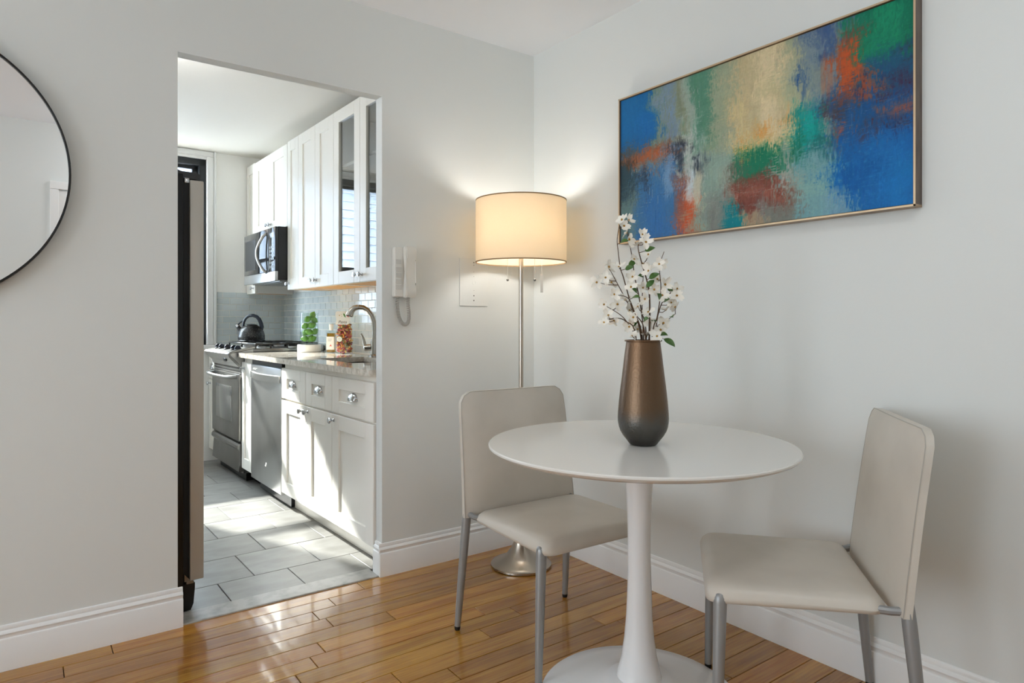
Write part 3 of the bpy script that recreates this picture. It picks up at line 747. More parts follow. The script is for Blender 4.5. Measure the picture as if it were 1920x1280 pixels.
LM = [('green lime at the bottom left of the glass cylinder', -.028, .018, .036, 0), ('green lime at the bottom right of the glass cylinder', .03, .02, .034, 25),
      ('green lime at the bottom back of the glass cylinder', .0, -.033, .035, 60), ('large green lime lying across the second layer of the cylinder', .008, .024, .083, -8),
      ('green lime at the left of the second layer, half hidden in the cylinder', -.03, -.014, .080, 50), ('green lime at the right of the second layer, behind the large one', .036, -.016, .086, 40),
      ('green lime at the right of the third layer of the glass cylinder', .027, .020, .129, 25), ('green lime at the left of the third layer of the glass cylinder', -.025, .016, .126, 20),
      ('green lime at the back of the third layer of the glass cylinder', .0, -.032, .130, 0), ('pale green lime slanting across the top of the glass cylinder', -.006, .018, .174, 28),
      ('dark green lime at the right just under the top of the pile', .032, -.012, .168, -30), ('small green lime topmost of the pile in the glass cylinder', .018, -.016, .202, 60)]
for lab, a, d_, z, tl in LM:
    q = Vector((Cc[0], Cc[1], zc+.006))+lat*a+dep*d_+Vector((0, 0, z))
    L = kthing('lime', lab, 'lime', q.x, q.y, q.z, 'limes in the glass cylinder')
    OFF[L.name] = (0, 0, 0)
    ax = Matrix.Rotation(R(-37.6), 3, 'Z') @ Matrix.Rotation(R(-tl), 3, 'Y')
    sz = .0222
    prof = [(0, -1.32), (.16, -1.27), (.3, -1.15), (.7, -.8), (.95, -.35), (1.0, 0), (.95, .35), (.7, .8), (.3, 1.15), (.17, 1.25), (.14, 1.33), (0, 1.37)]
    part('fruit', G().lathe([(r*sz, z_*sz) for r, z_ in prof], (0, 0, 0), 18, ax @ Matrix.Rotation(R(90), 3, 'Y')), M['lime'], L)
    part('stem_scar', G().lathe([(0, 1.36*sz), (.1*sz, 1.36*sz), (.08*sz, 1.42*sz), (0, 1.42*sz)], (0, 0, 0), 8, ax @ Matrix.Rotation(R(90), 3, 'Y')), M['twig'], L)

def text_mesh(body, size, mat_, parent, name, Mx, extr=.0003, shear=0):
    cu = bpy.data.curves.new('tmp', 'FONT'); cu.body = body; cu.size = size; cu.extrude = extr; cu.align_x = 'CENTER'; cu.align_y = 'CENTER'; cu.shear = shear
    to = bpy.data.objects.new('tmp', cu); COL.objects.link(to)
    dg = bpy.context.evaluated_depsgraph_get(); me = bpy.data.meshes.new_from_object(to.evaluated_get(dg))
    bpy.data.objects.remove(to); bpy.data.curves.remove(cu)
    me.name = name; me.transform(Mx); me.materials.clear(); me.materials.append(mat_)
    o = bpy.data.objects.new(name, me); COL.objects.link(o); o.parent = parent
    return o
# frame facing the camera on the counter: local x = lat, y = up, z = toward the camera
FACE = Matrix((( lat.x, 0, dep.x), (lat.y, 0, dep.y), (0, 1, 0)))
def face_at(x, y, z): return Matrix.Translation(lat*x+dep*z+Vector((0, 0, y))) @ FACE.to_4x4()
o = kthing('olive_oil_bottle', 'square bottle of golden olive oil with a white cap and label', 'bottle', .427, 1.735, .905); OFF[o.name] = (0, 0, 0)
FM = FACE
def fbox(g, x0, x1, y0, y1, z0, z1, bev=0):
    q = G().box(x0, x1, y0, y1, z0, z1, bev)
    return q.move(FM)
def fpart(name, build, mt, parent, sm=True):
    q = G(); build(q); q.move(FM); return part(name, q, mt, parent, sm)
h = .0275
fpart('oil', lambda q: q.box(-h+.003, h-.003, .004, .135, -h+.003, h-.003, .004), M['oil'], o)
fpart('bottle_glass', lambda q: q.box(-h, h, 0, .145, -h, h, .007, 3), M['cylglass'], o)
part('neck', G().lathe([(.02, .145), (.014, .150), (.012, .156), (.012, .165), (0, .165)], (0, 0, 0), 20), M['cylglass'], o)
part('cap', G().lathe([(0, .155), (.014, .155), (.0145, .175), (.016, .177), (.016, .196), (.014, .199), (0, .199)], (0, 0, 0), 24), M['paper'], o)
lb = fpart('front_label', lambda q: q.box(-h+.001, h-.001, .022, .112, h+.0003, h+.001), M['paper'], o, False)
def wedge(q): q.faces([(-.004, .046, h+.0016), (.012, .046, h+.0016), (.006, .052, h+.0016), (.004, .062, h+.0016), (.001, .053, h+.0016), (-.010, .043, h+.0016)], [(0, 1, 2, 3, 4, 5)])
fpart('red_mark', wedge, M['red'], lb, False)
fpart('printed_lines', lambda q: [q.box(-.018+.002*i, .012-.003*i, .095-.007*i, .097-.007*i, h+.001, h+.0014) for i in range(3)], M['inkg'], lb, False)
fpart('side_label', lambda q: q.box(h+.0003, h+.001, .022, .112, -h+.002, h-.002), M['paper'], o, False)

o = kthing('pasta_bag', 'clear bag of coloured pasta with a white paper header on the countertop', 'bag', .452, 1.57, .905); OFF[o.name] = (0, 0, 0)
pcols = [mat('pasta_wheat', S(226, 190, 112), .5), mat('pasta_orange', S(214, 132, 58), .5), mat('pasta_beet', S(158, 60, 76), .5), mat('pasta_spinach', S(126, 124, 74), .5), mat('pasta_tomato', S(196, 78, 60), .5)]
rg = random.Random(5)
gs = [G() for _ in pcols]
for i in range(330):
    y = rg.uniform(.008, .198); wd = .050-.012*max(0, (y-.15)/.05); a = rg.uniform(0, 2*math.pi); rr = math.sqrt(rg.uniform(.35, 1))
    cx, cz = wd*rr*math.cos(a)*.92, .030*rr*math.sin(a)
    q = gs[rg.choices(range(5), (4, 3, 3, 1.6, 2))[0]]
    Mr = Matrix.Rotation(rg.uniform(0, 6.28), 3, 'X') @ Matrix.Rotation(rg.uniform(0, 6.28), 3, 'Y') @ Matrix.Rotation(rg.uniform(0, 6.28), 3, 'Z')
    cc = FM @ Vector((cx, y, cz))
    if rg.random() < .5: q.lathe([(.0055, -.010), (.0055, .010), (.0038, .010), (.0038, -.010)], cc, 7, FM @ Mr, closed=True)
    else:
        pts = [Mr @ Vector((.011*math.cos(t*.6), .011*math.sin(t*.6)-.006, 0)) for t in range(5)]
        q.tube([cc+FM @ p_ for p_ in pts], .0048, 6)
for q, mm, nm in zip(gs, pcols, ('wheat', 'orange', 'beet', 'spinach', 'tomato')):
    po_ = part('pasta_'+nm, q, mm, o); po_['kind'] = 'stuff'
def filmb(q):
    V = []; F = []; n = 24; prof = [(.0, .93), (.01, 1.0), (.10, 1.04), (.17, .98), (.20, .86), (.225, .66), (.26, .62)]
    for y, s_ in prof:
        dz = 1 if y < .2 else (.5 if y < .24 else .12)
        for i in range(n):
            a = 2*math.pi*i/n; V.append((.056*s_*math.copysign(abs(math.cos(a))**.7, math.cos(a)), y, .036*s_*dz*math.copysign(abs(math.sin(a))**.7, math.sin(a))))
    for k in range(len(prof)-1):
        for i in range(n): F.append((k*n+i, k*n+(i+1) % n, (k+1)*n+(i+1) % n, (k+1)*n+i))
    F.append(tuple(range(n))[::-1]); q.faces(V, F)
fpart('film', filmb, M['film'], o)
def card(q):
    pl = []
    base = [(-.052, .195), (.030, .195), (.040, .204), (.046, .222), (.049, .240), (.049, .262), (.046, .276), (.036, .284), (-.040, .284), (-.050, .277), (-.052, .262), (-.048, .245), (-.044, .228), (-.048, .212)]
    q.prism(base, .037, .039, 'z')
hd = fpart('header_card', card, M['paper'], o, False)
text_mesh('Pasta', .027, M['ink'], hd, 'lettering', face_at(-.004, .212, .0393), shear=.25)
def pep(cx, cy, rot, l):
    def f(q): q.tube([(cx-l*.35*math.sin(rot), cy+l*.5, .0396), (cx, cy+l*.15, .0396), (cx+l*.12, cy-l*.2, .0396), (cx+l*.35, cy-l*.5, .0396)], [.003, .0048, .004, .001], 8)
    return f
fpart('pepper_mark', pep(.008, .256, .5, .026), M['green'], hd); fpart('pepper_mark', pep(.028, .258, -1.2, .026), M['red'], hd)
fpart('printed_dots', lambda q: [q.ball((x, y, .0392), r, (1, 1, .2), 8) for x, y, r in ((-.024, .256, .0035), (-.008, .25, .0022), (-.01, .262, .002))], M['gold'], hd)
def stick(q): q.prism([(-.024+.018*math.cos(2*math.pi*i/24), .098+.018*math.sin(2*math.pi*i/24)) for i in range(24)], .0395, .0405, 'z')
st_ = fpart('round_sticker', stick, M['paper'], o, False)
fpart('printed_lines', lambda q: [q.box(-.036+abs(i-1)*.004, -.012-abs(i-1)*.004, .089+.008*i, .0905+.008*i, .0406, .0409) for i in range(3)], M['inkg'], st_, False)
fpart('sticker_rim', lambda q: q.tube([(-.024+.0185*math.cos(2*math.pi*i/20), .098+.0185*math.sin(2*math.pi*i/20), .040) for i in range(-6, 7)], .0012, 6), M['green'], st_)

fu, fv = .452, 1.115
o = kthing('faucet', 'brushed nickel kitchen faucet with an arched pull-down spout behind the sink', 'faucet', fu, fv, .905); OFF[o.name] = (0, 0, 0)
part('body', G().lathe([(0, 0), (.030, 0), (.030, .006), (.024, .012), (.0235, .085), (.021, .095), (.019, .11), (0, .11)], (0, 0, 0), 28), M['faucet'], o)
# the spout swings out over the sink and a little to the far side
dr = Vector((-.88, .48, 0)).normalized()
def fp(t, z): return dr*t+Vector((0, 0, z))
arc = [fp(0, .10), fp(-.001, .17), fp(.004, .215), fp(.018, .255), (fp(.04, .285)), fp(.068, .302), fp(.098, .304)]
part('spout', G().tube(arc, [.015, .0145, .0145, .0145, .015, .0155, .016], 18), M['faucet'], o)
hd = part('spray_head', G().tube([fp(.098, .304), fp(.122, .298), fp(.138, .284), fp(.147, .266), fp(.152, .252)], [.0162, .018, .0195, .0225, .025], 20), M['faucet'], o)
part('nozzle', G().tube([fp(.152, .253), fp(.1535, .248)], [.021, .019], 18), M['black'], hd)
sdv = Vector((-.72, .69, 0))
part('lever_hub', G().tube([sdv*.018+Vector((0, 0, .055)), sdv*.06+Vector((0, 0, .052)), sdv*.066+Vector((0, 0, .052))], [.021, .021, .016], 18), M['faucet'], o)
part('lever', G().tube([sdv*.062+Vector((0, 0, .06)), sdv*.066+Vector((0, 0, .085)), sdv*.072+Vector((0, 0, .11)), sdv*.086+Vector((0, 0, .14))], [.010, .010, .0085, .006], 12), M['faucet'], o)
# ------------------------------------------------------------------ dining table
o = thing('dining_table', 'round white pedestal dining table with a trumpet base in the corner', 'table', (-.644, -1.322, 0))
part('base', G().lathe([(0, 0), (.286, 0), (.292, .004), (.292, .009), (.285, .014), (.24, .022), (.18, .033), (.13, .046), (.10, .058), (.088, .064), (0, .064)], n=72), M['lacbase'], o)
part('pedestal', G().lathe([(0, .060), (.0655, .060), (.066, .066), (.062, .085), (.052, .125), (.044, .18), (.038, .25), (.0345, .34), (.0335, .43), (.0345, .51), (.037, .58), (.041, .65), (.047, .71), (.055, .737), (0, .737)], n=48), M['lacbase'], o)
part('mounting_plate', G().lathe([(0, .728), (.12, .728), (.12, .736), (0, .736)], n=40), M['lacbase'], o)
part('tabletop', G().lathe([(0, .736), (.40, .736), (.425, .739), (.444, .747), (.450, .753), (.450, .757), (.447, .760), (0, .760)], n=128), M['lacquer'], o, True, 25)

# ------------------------------------------------------------------ dining chairs (front is -y)
def cushion(W, D, Z0, Z1, crown, n=22, corner=.05):
    g = G(); V = []; F = []
    def outline(s_):
        P = []
        hx, hy = W/2*s_, D/2*s_; r = corner*s_
        for cx, cy, a0 in ((hx-r, hy-r, 0), (-hx+r, hy-r, 90), (-hx+r, -hy+r, 180), (hx-r, -hy+r, 270)):
            for i in range(7):
                a = R(a0+15*i); P.append((cx+r*math.cos(a), cy+r*math.sin(a)))
        return P
    rings = []
    th = Z1-Z0
    prof = [(.0, Z1+crown), (.35, Z1+crown*.9), (.65, Z1+crown*.6), (.85, Z1+crown*.15), (.93, Z1-.004), (.975, Z1-.014), (.997, Z1-.028), (1.0, Z0+.012), (.99, Z0+.003), (.96, Z0), (0, Z0)]
    n = 28
    for s_, z in prof:
        if s_ == 0: V.append((0, 0, z)); rings.append([len(V)-1])
        else:
            st = len(V); V += [(x, y, z) for x, y in outline(s_)]; rings.append(list(range(st, st+n)))
    for a, b in zip(rings[:-1], rings[1:]):
        for i in range(n):
            j = (i+1) % n
            if len(a) == 1: F.append((a[0], b[i], b[j]))
            elif len(b) == 1: F.append((a[j], a[i], b[0]))
            else: F.append((a[j], a[i], b[i], b[j]))
    return g.faces(V, F)
def make_chair(lab, loc, rz):
    t = thing('dining_chair', lab, 'chair', loc, rz, None)
    W, D = .475, .425
    s_ = cushion(W, D, .400, .450, .008, corner=.042)
    for v in s_.bm.verts:        # underside hugs the frame: the skirt is deeper at the front, gathered at the legs
        x, y, z = v.co
        if z < .42:
            k = max(0, (-y-.05)/.16)
            v.co.z += .012*(1-min(1, k))
    seat = part('seat', s_, M['leather'], t, True, 60)
    # backrest: an upholstered panel, slightly reclined and curved
    g = G(); nx, nz = 12, 12; V = []; F = []
    zb, zt = .418, .862
    def half(z): 
        q = (z-zb)/(zt-zb); return .252-.014*q
    def bpt(i, j, side):
        z = zb+(zt-zb)*j/nz; a = -1+2*i/nx; hw = half(z)
        x = a*hw
        zz = z
        rc = .05                     # rounded top corners
        if z > zt-rc and abs(x) > hw-rc:
            ex = (abs(x)-(hw-rc))/rc; ez = (z-(zt-rc))/rc; m = max(ex, ez); l = math.hypot(ex, ez)
            if l > 0: f = m/l; x = math.copysign(hw-rc+ex*f*rc, x); zz = zt-rc+ez*f*rc
        q = (zz-zb)/(zt-zb)
        yc = .245+.045*q+.012*q*q
        e = max(abs(a)**8, (j/nz)**10)
        thick = .021*(1-.55*e)
        belly = .006*(1-abs(a)**2)
        return (x, yc+(side*thick)-(belly if side < 0 else 0), zz)
    for side in (-1, 1):
        for j in range(nz+1):
            for i in range(nx+1): V.append(bpt(i, j, side))
    N = (nx+1)*(nz+1)
    for j in range(nz):
        for i in range(nx):
            a = j*(nx+1)+i; F.append((a, a+1, a+nx+2, a+nx+1)); F.append((N+a, N+a+nx+1, N+a+nx+2, N+a+1))
    edge = [j*(nx+1) for j in range(nz+1)]+[nz*(nx+1)+i for i in range(1, nx+1)]+[j*(nx+1)+nx for j in range(nz-1, -1, -1)]+[i for i in range(nx-1, 0, -1)]
    for k in range(len(edge)):
        a, b = edge[k], edge[(k+1) % len(edge)]; F.append((a, b, N+b, N+a))
    back = part('backrest', g.faces(V, F), M['leather'], t, True, 70)
    def seam(pts): return G().tube(pts, .0014, 5)
    pl = [bpt(0, j, -1) for j in range(nz+1)]+[bpt(i, nz, -1) for i in range(1, nx+1)]+[bpt(nx, j, -1) for j in range(nz-1, -1, -1)]
    part('seam', seam([(x*1.001, y-.0002, z) for x, y, z in pl]), M['seam'], back)
    for sx in (-1, 1):
        top = Vector((sx*.2235, -.176, .432)); ft = Vector((sx*.243, -.186, .0))
        lg = part('leg', G().tube([top+(ft-top)*q for q in (0, .012, .03, .06, .5, .94)]+[top+(ft-top)*.965], [.006, .0125, .0160, .0172, .0145, .0112, .0112], 16), M['leg'], t)
        part('foot', G().tube([top+(ft-top)*.963, top+(ft-top)*.985, ft+Vector((0, 0, .0005))], [.0108, .011, .009], 14), M['rubber'], lg)
        bt = Vector((sx*.235, .251, .470)); md = Vector((sx*.236, .250, .43)); ft = Vector((sx*.252, .292, .0))
        lg = part('leg', G().tube([bt, bt+(md-bt)*.5, md]+[md+(ft-md)*q for q in (.08, .25, .5, .75, .94, .965)], [.009, .0125, .0158, .0165, .016, .0145, .0128, .0112, .0112], 16), M['leg'], t)
        part('foot', G().tube([md+(ft-md)*.963, md+(ft-md)*.985, ft+Vector((0, 0, .0005))], [.0108, .011, .009], 14), M['rubber'], lg)
        part('side_rail', G().tube([(sx*.215, -.15, .424), (sx*.215, .15, .424), (sx*.225, .215, .424), (sx*.236, .247, .43)], .0105, 10), M['leg'], t)
    part('cross_rail', G().tube([(-.215, -.15, .424), (.215, -.15, .424)], .009, 8).tube([(-.215, .17, .424), (.215, .17, .424)], .009, 8), M['leg'], t)
    return t
make_chair('white leatherette dining chair behind the table, its back to the doorway wall', (-.610, -.930, 0), R(-1.7))
make_chair('white leatherette dining chair right of the table, angled with its back to the wall', (-.408, -1.637, 0), R(219.5))

# ------------------------------------------------------------------ vase and dogwood
VX, VY, VZ = -.6615, -1.354, .761
o = thing('bronze_vase', 'tall bronze-brown metal vase with a charcoal bottom on the white table', 'vase', (VX, VY, VZ))
k = .000288
pr = [(0, 0), (.0365, 0), (.0400, .002), (.0470, .0115), (.0586, .026), (.0668, .040), (.0710, .052), (.0733, .066), (.0738, .078), (.0730, .095), (.0703, .127), (.0655, .170), (.0600, .213), (.0545, .260), (.0497, .297), (.0494, .300), (.0536, .3015), (.0540, .304), (.0536, .3055), (.0475, .3055), (.0465, .29), (.055, .22), (.066, .13), (.066, .07), (.04, .012), (0, .010)]
part('vessel', G().lathe(pr, n=64), M['vase'], o, True, 40)
latL = Vector((math.cos(R(36.443)), -math.sin(R(36.443)), 0)); depL = Vector((-math.sin(R(36.443)), -math.cos(R(36.443)), 0))
rd = random.Random(3)
FL= [(-0.0403, 0.658), (-0.0657, 0.6532), (-0.0578, 0.6374), (-0.0483, 0.6183), (-0.0435, 0.5993), (-0.0038, 0.6136), (-0.0165, 0.5834), (0.0009, 0.5882), (-0.0261, 0.5421), (0.0089, 0.5342), (0.0247, 0.5596), (0.0232, 0.5215), (0.039, 0.5247), (0.0533, 0.5278), (-0.1007, 0.5199), (-0.0721, 0.5183), (-0.1086, 0.4881), (-0.1308, 0.477), (-0.088, 0.4754), (-0.0324, 0.4897), (-0.0911, 0.4373), (-0.0372, 0.4596), (0.0009, 0.458), (0.0311, 0.4532), (0.0613, 0.4675), (0.0549, 0.4358), (0.1041, 0.4358), (0.1136, 0.458), (0.0882, 0.4151), (0.1025, 0.4024), (0.074, 0.3929), (-0.0705, 0.4104), (-0.0546, 0.4215), (-0.1102, 0.4104), (-0.0134, 0.4024), (0.0057, 0.4246), (0.0152, 0.3866), (-0.0896, 0.3627), (-0.1229, 0.3564), (-0.107, 0.377), (-0.0388, 0.3437), (0.02, 0.3564), (0.0676, 0.3548), (-0.0134, 0.3358), (0.0565, 0.3342), (0.0374, 0.3167), (-0.0372, 0.3183), (0.012, 0.3183), (-0.0292, 0.3723), (0.0438, 0.4834), (0.012, 0.5056), (-0.0403, 0.3913)]
LV= [(-0.0324, 0.5278), (-0.0467, 0.5135), (0.012, 0.5675), (-0.0038, 0.4929), (0.0247, 0.4897), (0.0168, 0.4675), (-0.0276, 0.4485), (-0.0276, 0.4278), (0.0851, 0.4564), (0.0406, 0.431), (0.0676, 0.4215), (-0.0007, 0.3643), (-0.0229, 0.3548), (0.0279, 0.3596), (0.0882, 0.3723), (0.0565, 0.3199), (0.0724, 0.3008), (-0.061, 0.5897)]
BR= [[(-0.0229, 0.3088), (-0.0451, 0.3564), (-0.0673, 0.3818), (-0.1086, 0.4072)], [(-0.007, 0.3104), (-0.0356, 0.4072), (-0.0578, 0.4866), (-0.0673, 0.5151), (-0.0737, 0.5628), (-0.0769, 0.6009), (-0.0689, 0.6485)], [(0.0025, 0.3119), (-0.0102, 0.4231), (-0.0229, 0.4866), (-0.0292, 0.5374), (-0.0388, 0.5977), (-0.0451, 0.6453)], [(0.0168, 0.3119), (0.0184, 0.4231), (0.012, 0.4707), (-0.0038, 0.5247), (-0.0149, 0.5659), (-0.0165, 0.5818)], [(0.0247, 0.3119), (0.0406, 0.3754), (0.0501, 0.4548), (0.0454, 0.5183), (0.0581, 0.5628)], [(0.0406, 0.3183), (0.0533, 0.3977), (0.0755, 0.4326), (0.1073, 0.4548)], [(0.0438, 0.3215), (0.0628, 0.35), (0.1073, 0.3818)], [(0.0025, 0.3151), (-0.0261, 0.3818), (-0.0483, 0.4262), (-0.0832, 0.4358)], [(-0.0007, 0.3151), (-0.0356, 0.3977), (-0.0705, 0.4675), (-0.0927, 0.512)], [(0.012, 0.3119), (-0.0007, 0.3913), (0.0025, 0.458), (0.0089, 0.5342)], [(-0.0261, 0.3119), (-0.0546, 0.3596), (-0.0896, 0.3691), (-0.1181, 0.3596)]]

def w3(p, d): return latL*p[0]+depL*d+Vector((0, 0, p[1]))
petal_me = {}
def flower_meshes(seed):
    rr = random.Random(seed); g = G(); c = G()
    n = 4
    for q in range(n):
        a0 = q*math.pi/2+rr.uniform(-.15, .15); up = rr.uniform(-.002, .007); L = .0195*rr.uniform(.85, 1.12)
        V = []; F = []; m = 6
        for i in range(m+1):
            t = i/m; wd = L*.39*math.sin(math.pi*min(1, .03+t*.84))**.9+.0005
            if i == m: wd = L*.24
            for s_ in (-1, -.5, 0, .5, 1):
                r = L*t-(.12*L if (i == m and s_ == 0) else 0)
                z = up*t*t*2+.0035*math.sin(t*math.pi)*.7+(abs(s_)**2)*.0030*t+rr.uniform(-.0005, .0005)
                x, y = r, s_*wd
                V.append((x*math.cos(a0)-y*math.sin(a0), x*math.sin(a0)+y*math.cos(a0), z))
        for i in range(m):
            for s_ in range(4): F.append((i*5+s_, i*5+s_+1, i*5+s_+6, i*5+s_+5))
        g.faces(V, F)
    for i in range(9):
        a = rr.uniform(0, 6.28); r = rr.uniform(0, .0026); c.ball((r*math.cos(a), r*math.sin(a), .0022+rr.uniform(0, .0012)), .0013, n=6)
    c.ball((0, 0, .001), .0032, (1, 1, .7), 8)
    def mk(g, nm, mt):
        bmesh.ops.recalc_face_normals(g.bm, faces=g.bm.faces[:]); me = bpy.data.meshes.new(nm); g.bm.to_mesh(me); g.bm.free()
        me.polygons.foreach_set('use_smooth', [True]*len(me.polygons)); me.materials.append(mt); return me
    return mk(g, 'flower', M['petal']), mk(c, 'flower_centre', M['pist'])
FLM = [flower_meshes(s_) for s_ in range(5)]
def leaf_mesh():
    g = G(); V = []; F = []; m = 8
    for i in range(m+1):
        t = i/m; wd = .0085*math.sin(math.pi*t)**.75*(1-.25*t)+.0002
        for s_ in (-1, 0, 1): V.append((.030*t, s_*wd, .004*math.sin(t*3)-.0035*t*t+abs(s_)*.0018))
    for i in range(m):
        for s_ in range(2): F.append((i*3+s_, i*3+s_+1, i*3+s_+4, i*3+s_+3))
    g.faces(V, F); me = bpy.data.meshes.new('leaf'); g.bm.to_mesh(me); g.bm.free()
    me.polygons.foreach_set('use_smooth', [True]*len(me.polygons)); me.materials.append(M['leaf']); return me
LFM = leaf_mesh()
names = ['lowest dogwood branch reaching left over the rim of the bronze vase', 'tallest white dogwood branch, rising at the left past the corner of the painting',
  'white dogwood branch just left of the middle of the bouquet, second tallest on that side', 'thick central dogwood branch topped by a cluster of white flowers',
  'dogwood branch with a bare twig tip right of the middle of the bouquet', 'dogwood branch leaning far right with white flowers by its tip', 'low dogwood branch with a bare tip leaning right over the vase rim',
  'short dogwood branch arching left with a flower at half height', 'dogwood branch fanning up to the left, flowers at three heights', 'slim dogwood branch in the middle of the bouquet behind the thick one', 'dogwood branch bending low to the left with two flowers at its end']
BRO = []
for bi, (pl, nm) in enumerate(zip(BR, names)):
    t = thing('dogwood_branch', nm, 'branch', (VX, VY, VZ), 0, 'white dogwood branches in the bronze vase')
    dt = rd.uniform(-.07, .07)
    if bi in (3,): dt = .01
    n = len(pl); z0 = pl[0][1]
    root = latL*(pl[0][0]*.55)+depL*(dt*.15)+Vector((0, 0, .06))
    P = [root]+[w3(p, dt*(i+.35)/(n-.3)*.9 if i else max(-.03, min(.03, dt*.4))) for i, p in enumerate(pl)]
    mx = .0022 if bi != 3 else .003
    # smooth the polyline
    Q = []
    for i in range(len(P)-1):
        p0, p1, p2, p3 = P[max(i-1, 0)], P[i], P[i+1], P[min(i+2, len(P)-1)]
        for j_ in range(5):
            s_ = j_/5; Q.append(.5*((2*p1)+(-p0+p2)*s_+(2*p0-5*p1+4*p2-p3)*s_*s_+(-p0+3*p1-3*p2+p3)*s_**3))
    Q.append(P[-1])
    BRO.append([t, Q, mx, dt, G().tube(Q, [mx*(1-.6*i/(len(Q)-1)) for i in range(len(Q))], 7)])
def attach(p):
    best = None
    for b in BRO:
        for i, q in enumerate(b[1]):
            if q.z < .31: continue
            dl = (q-w3((0, 0), 0)).dot(latL)-p[0]; dz = q.z-p[1]
            e = math.hypot(dl, dz)+(.03 if dz > .0 else 0)
            if best is None or e < best[0]: best = (e, b, i)
    return best
cam_p = Vector(cam.location)
for i, p in enumerate(FL):
    e, b, qi = attach(p); q = b[1][qi]; dq = (q-Vector((0, 0, q.z))).dot(depL)
    pos = w3(p, dq+rd.uniform(-.02, .022))
    if (pos-q).length > .006:
        mid = (q+pos)/2+Vector((0, 0, -.004)); b[4].tube([q, mid, pos], [.0013, .0011, .0009], 5)
    tw = (cam_p-(pos+Vector((VX, VY, VZ)))).normalized()
    nv = (tw+Vector((rd.uniform(-1.1, 1.1), rd.uniform(-1.1, 1.1), rd.uniform(-.3, 1.1)))).normalized()
    fm, fc = FLM[i % 5]
    f = bpy.data.objects.new('flower', fm); COL.objects.link(f); f.parent = b[0]; f.location = pos
    f.rotation_mode = 'QUATERNION'; f.rotation_quaternion = nv.to_track_quat('Z', 'Y') @ Matrix.Rotation(rd.uniform(0, 6.28), 3, 'Z').to_quaternion()
    s_ = rd.uniform(.85, 1.12); f.scale = (s_, s_, s_)
    c = bpy.data.objects.new('flower_centre', fc); COL.objects.link(c); c.parent = f
for i, p in enumerate(LV):
    e, b, qi = attach(p); q = b[1][qi]; dq = (q-Vector((0, 0, q.z))).dot(depL)
    pos = w3(p, dq+rd.uniform(.0, .03)); st_ = q+(pos-q)*.0
    dirv = (pos-q); 
    if dirv.length < .008: dirv = latL*rd.uniform(-1, 1)+Vector((0, 0, rd.uniform(-.3, .6)))
    dirv.normalize(); base = pos-dirv*.013
    if (base-q).length > .005: b[4].tube([q, (q+base)/2, base], [.0011, .001, .0008], 5)
    tw = (cam_p-(pos+Vector((VX, VY, VZ)))).normalized(); zz = (tw+Vector((rd.uniform(-.5, .5), rd.uniform(-.5, .5), .4))); zz -= dirv*zz.dot(dirv); zz.normalize()
    yy = zz.cross(dirv)
    lf = bpy.data.objects.new('leaf', LFM); COL.objects.link(lf); lf.parent = b[0]; lf.location = base
    lf.rotation_mode = 'QUATERNION'; lf.rotation_quaternion = Matrix((dirv, yy, zz)).transposed().to_quaternion()
    s_ = 1.35 if i == 16 else rd.uniform(.95, 1.25); lf.scale = (s_, s_, s_)
for b in BRO:
    part('stem', b[4], M['twig'], b[0])

# ------------------------------------------------------------------ floor lamp
LX, LY = -.2805, -.2609
o = thing('floor_lamp', 'lit brushed nickel floor lamp with a cream drum shade in the corner', 'lamp', (LX, LY, 0))
part('base', G().lathe([(0, 0), (.134, 0), (.139, .004), (.139, .012), (.134, .018), (.118, .024), (.09, .036), (.066, .054), (.048, .078), (.034, .108), (.024, .145), (.017, .185), (.0125, .22), (0, .22)], n=64), M['nickel'], o)
part('pole', G().lathe([(0, .21), (.0105, .21), (.0105, 1.44), (.014, 1.445), (.014, 1.475), (.006, 1.48), (.006, 1.66), (0, 1.66)], n=24), M['nickel'], o)
sh = part('lamp_shade', G().lathe([(.2085, 1.392), (.2085, 1.677), (.2068, 1.677), (.2068, 1.392)], n=96, closed=True), M['shade'], o, True, 50)
for z in (1.3925, 1.6745): part('shade_ring', G().lathe([(.2092, z-.0025), (.2092, z+.0025), (.206, z+.0025), (.206, z-.0025)], n=96, closed=True), M['shadetrim'], sh)
g = G()
for a in (20, 140, 260):
    c_, s_ = math.cos(R(a)), math.sin(R(a)); g.tube([(.008*c_, .008*s_, 1.655), (.207*c_, .207*s_, 1.672)], .002, 6)
part('spider', g, M['nickel'], o)
lamp_lat = latL
sk = []
for sx in (-1, 1):
    c_ = lamp_lat*sx*.052+depL*.06
    part('socket', G().tube([c_*.2+Vector((0, 0, 1.46)), c_*.7+Vector((0, 0, 1.455)), c_+Vector((0, 0, 1.46))], .006, 8).lathe([(0, 1.455), (.018, 1.455), (.018, 1.495), (0, 1.495)], c_, 16), M['nickel'], o)
    bl = part('bulb', G().lathe([(0, 1.485), (.013, 1.487), (.015, 1.50), (.026, 1.522), (.030, 1.542), (.026, 1.562), (.014, 1.575), (0, 1.579)], c_, 20), M['bulb'], o)
    cx = lamp_lat*sx*.0615+depL*.05
    ch = G().tube([cx+Vector((0, 0, 1.46)), cx+Vector((0, 0, 1.315))], .0006, 6)
    for i in range(30): ch.ball(cx+Vector((0, 0, 1.455-.0046*i)), .0013, n=6)
    p_ = part('pull_chain', ch, M['faucet'], o)
    part('pull_ball', G().ball(cx+Vector((0, 0, 1.309)), .0062, n=12), M['steeld'], p_)
cx = lamp_lat*.0925+depL*.06
tg = part('tag_string', G().tube([cx+Vector((0, 0, 1.40)), cx+Vector((0, 0, 1.35)), cx+Vector((.002, 0, 1.335))], .0008, 5), M['paper'], o)
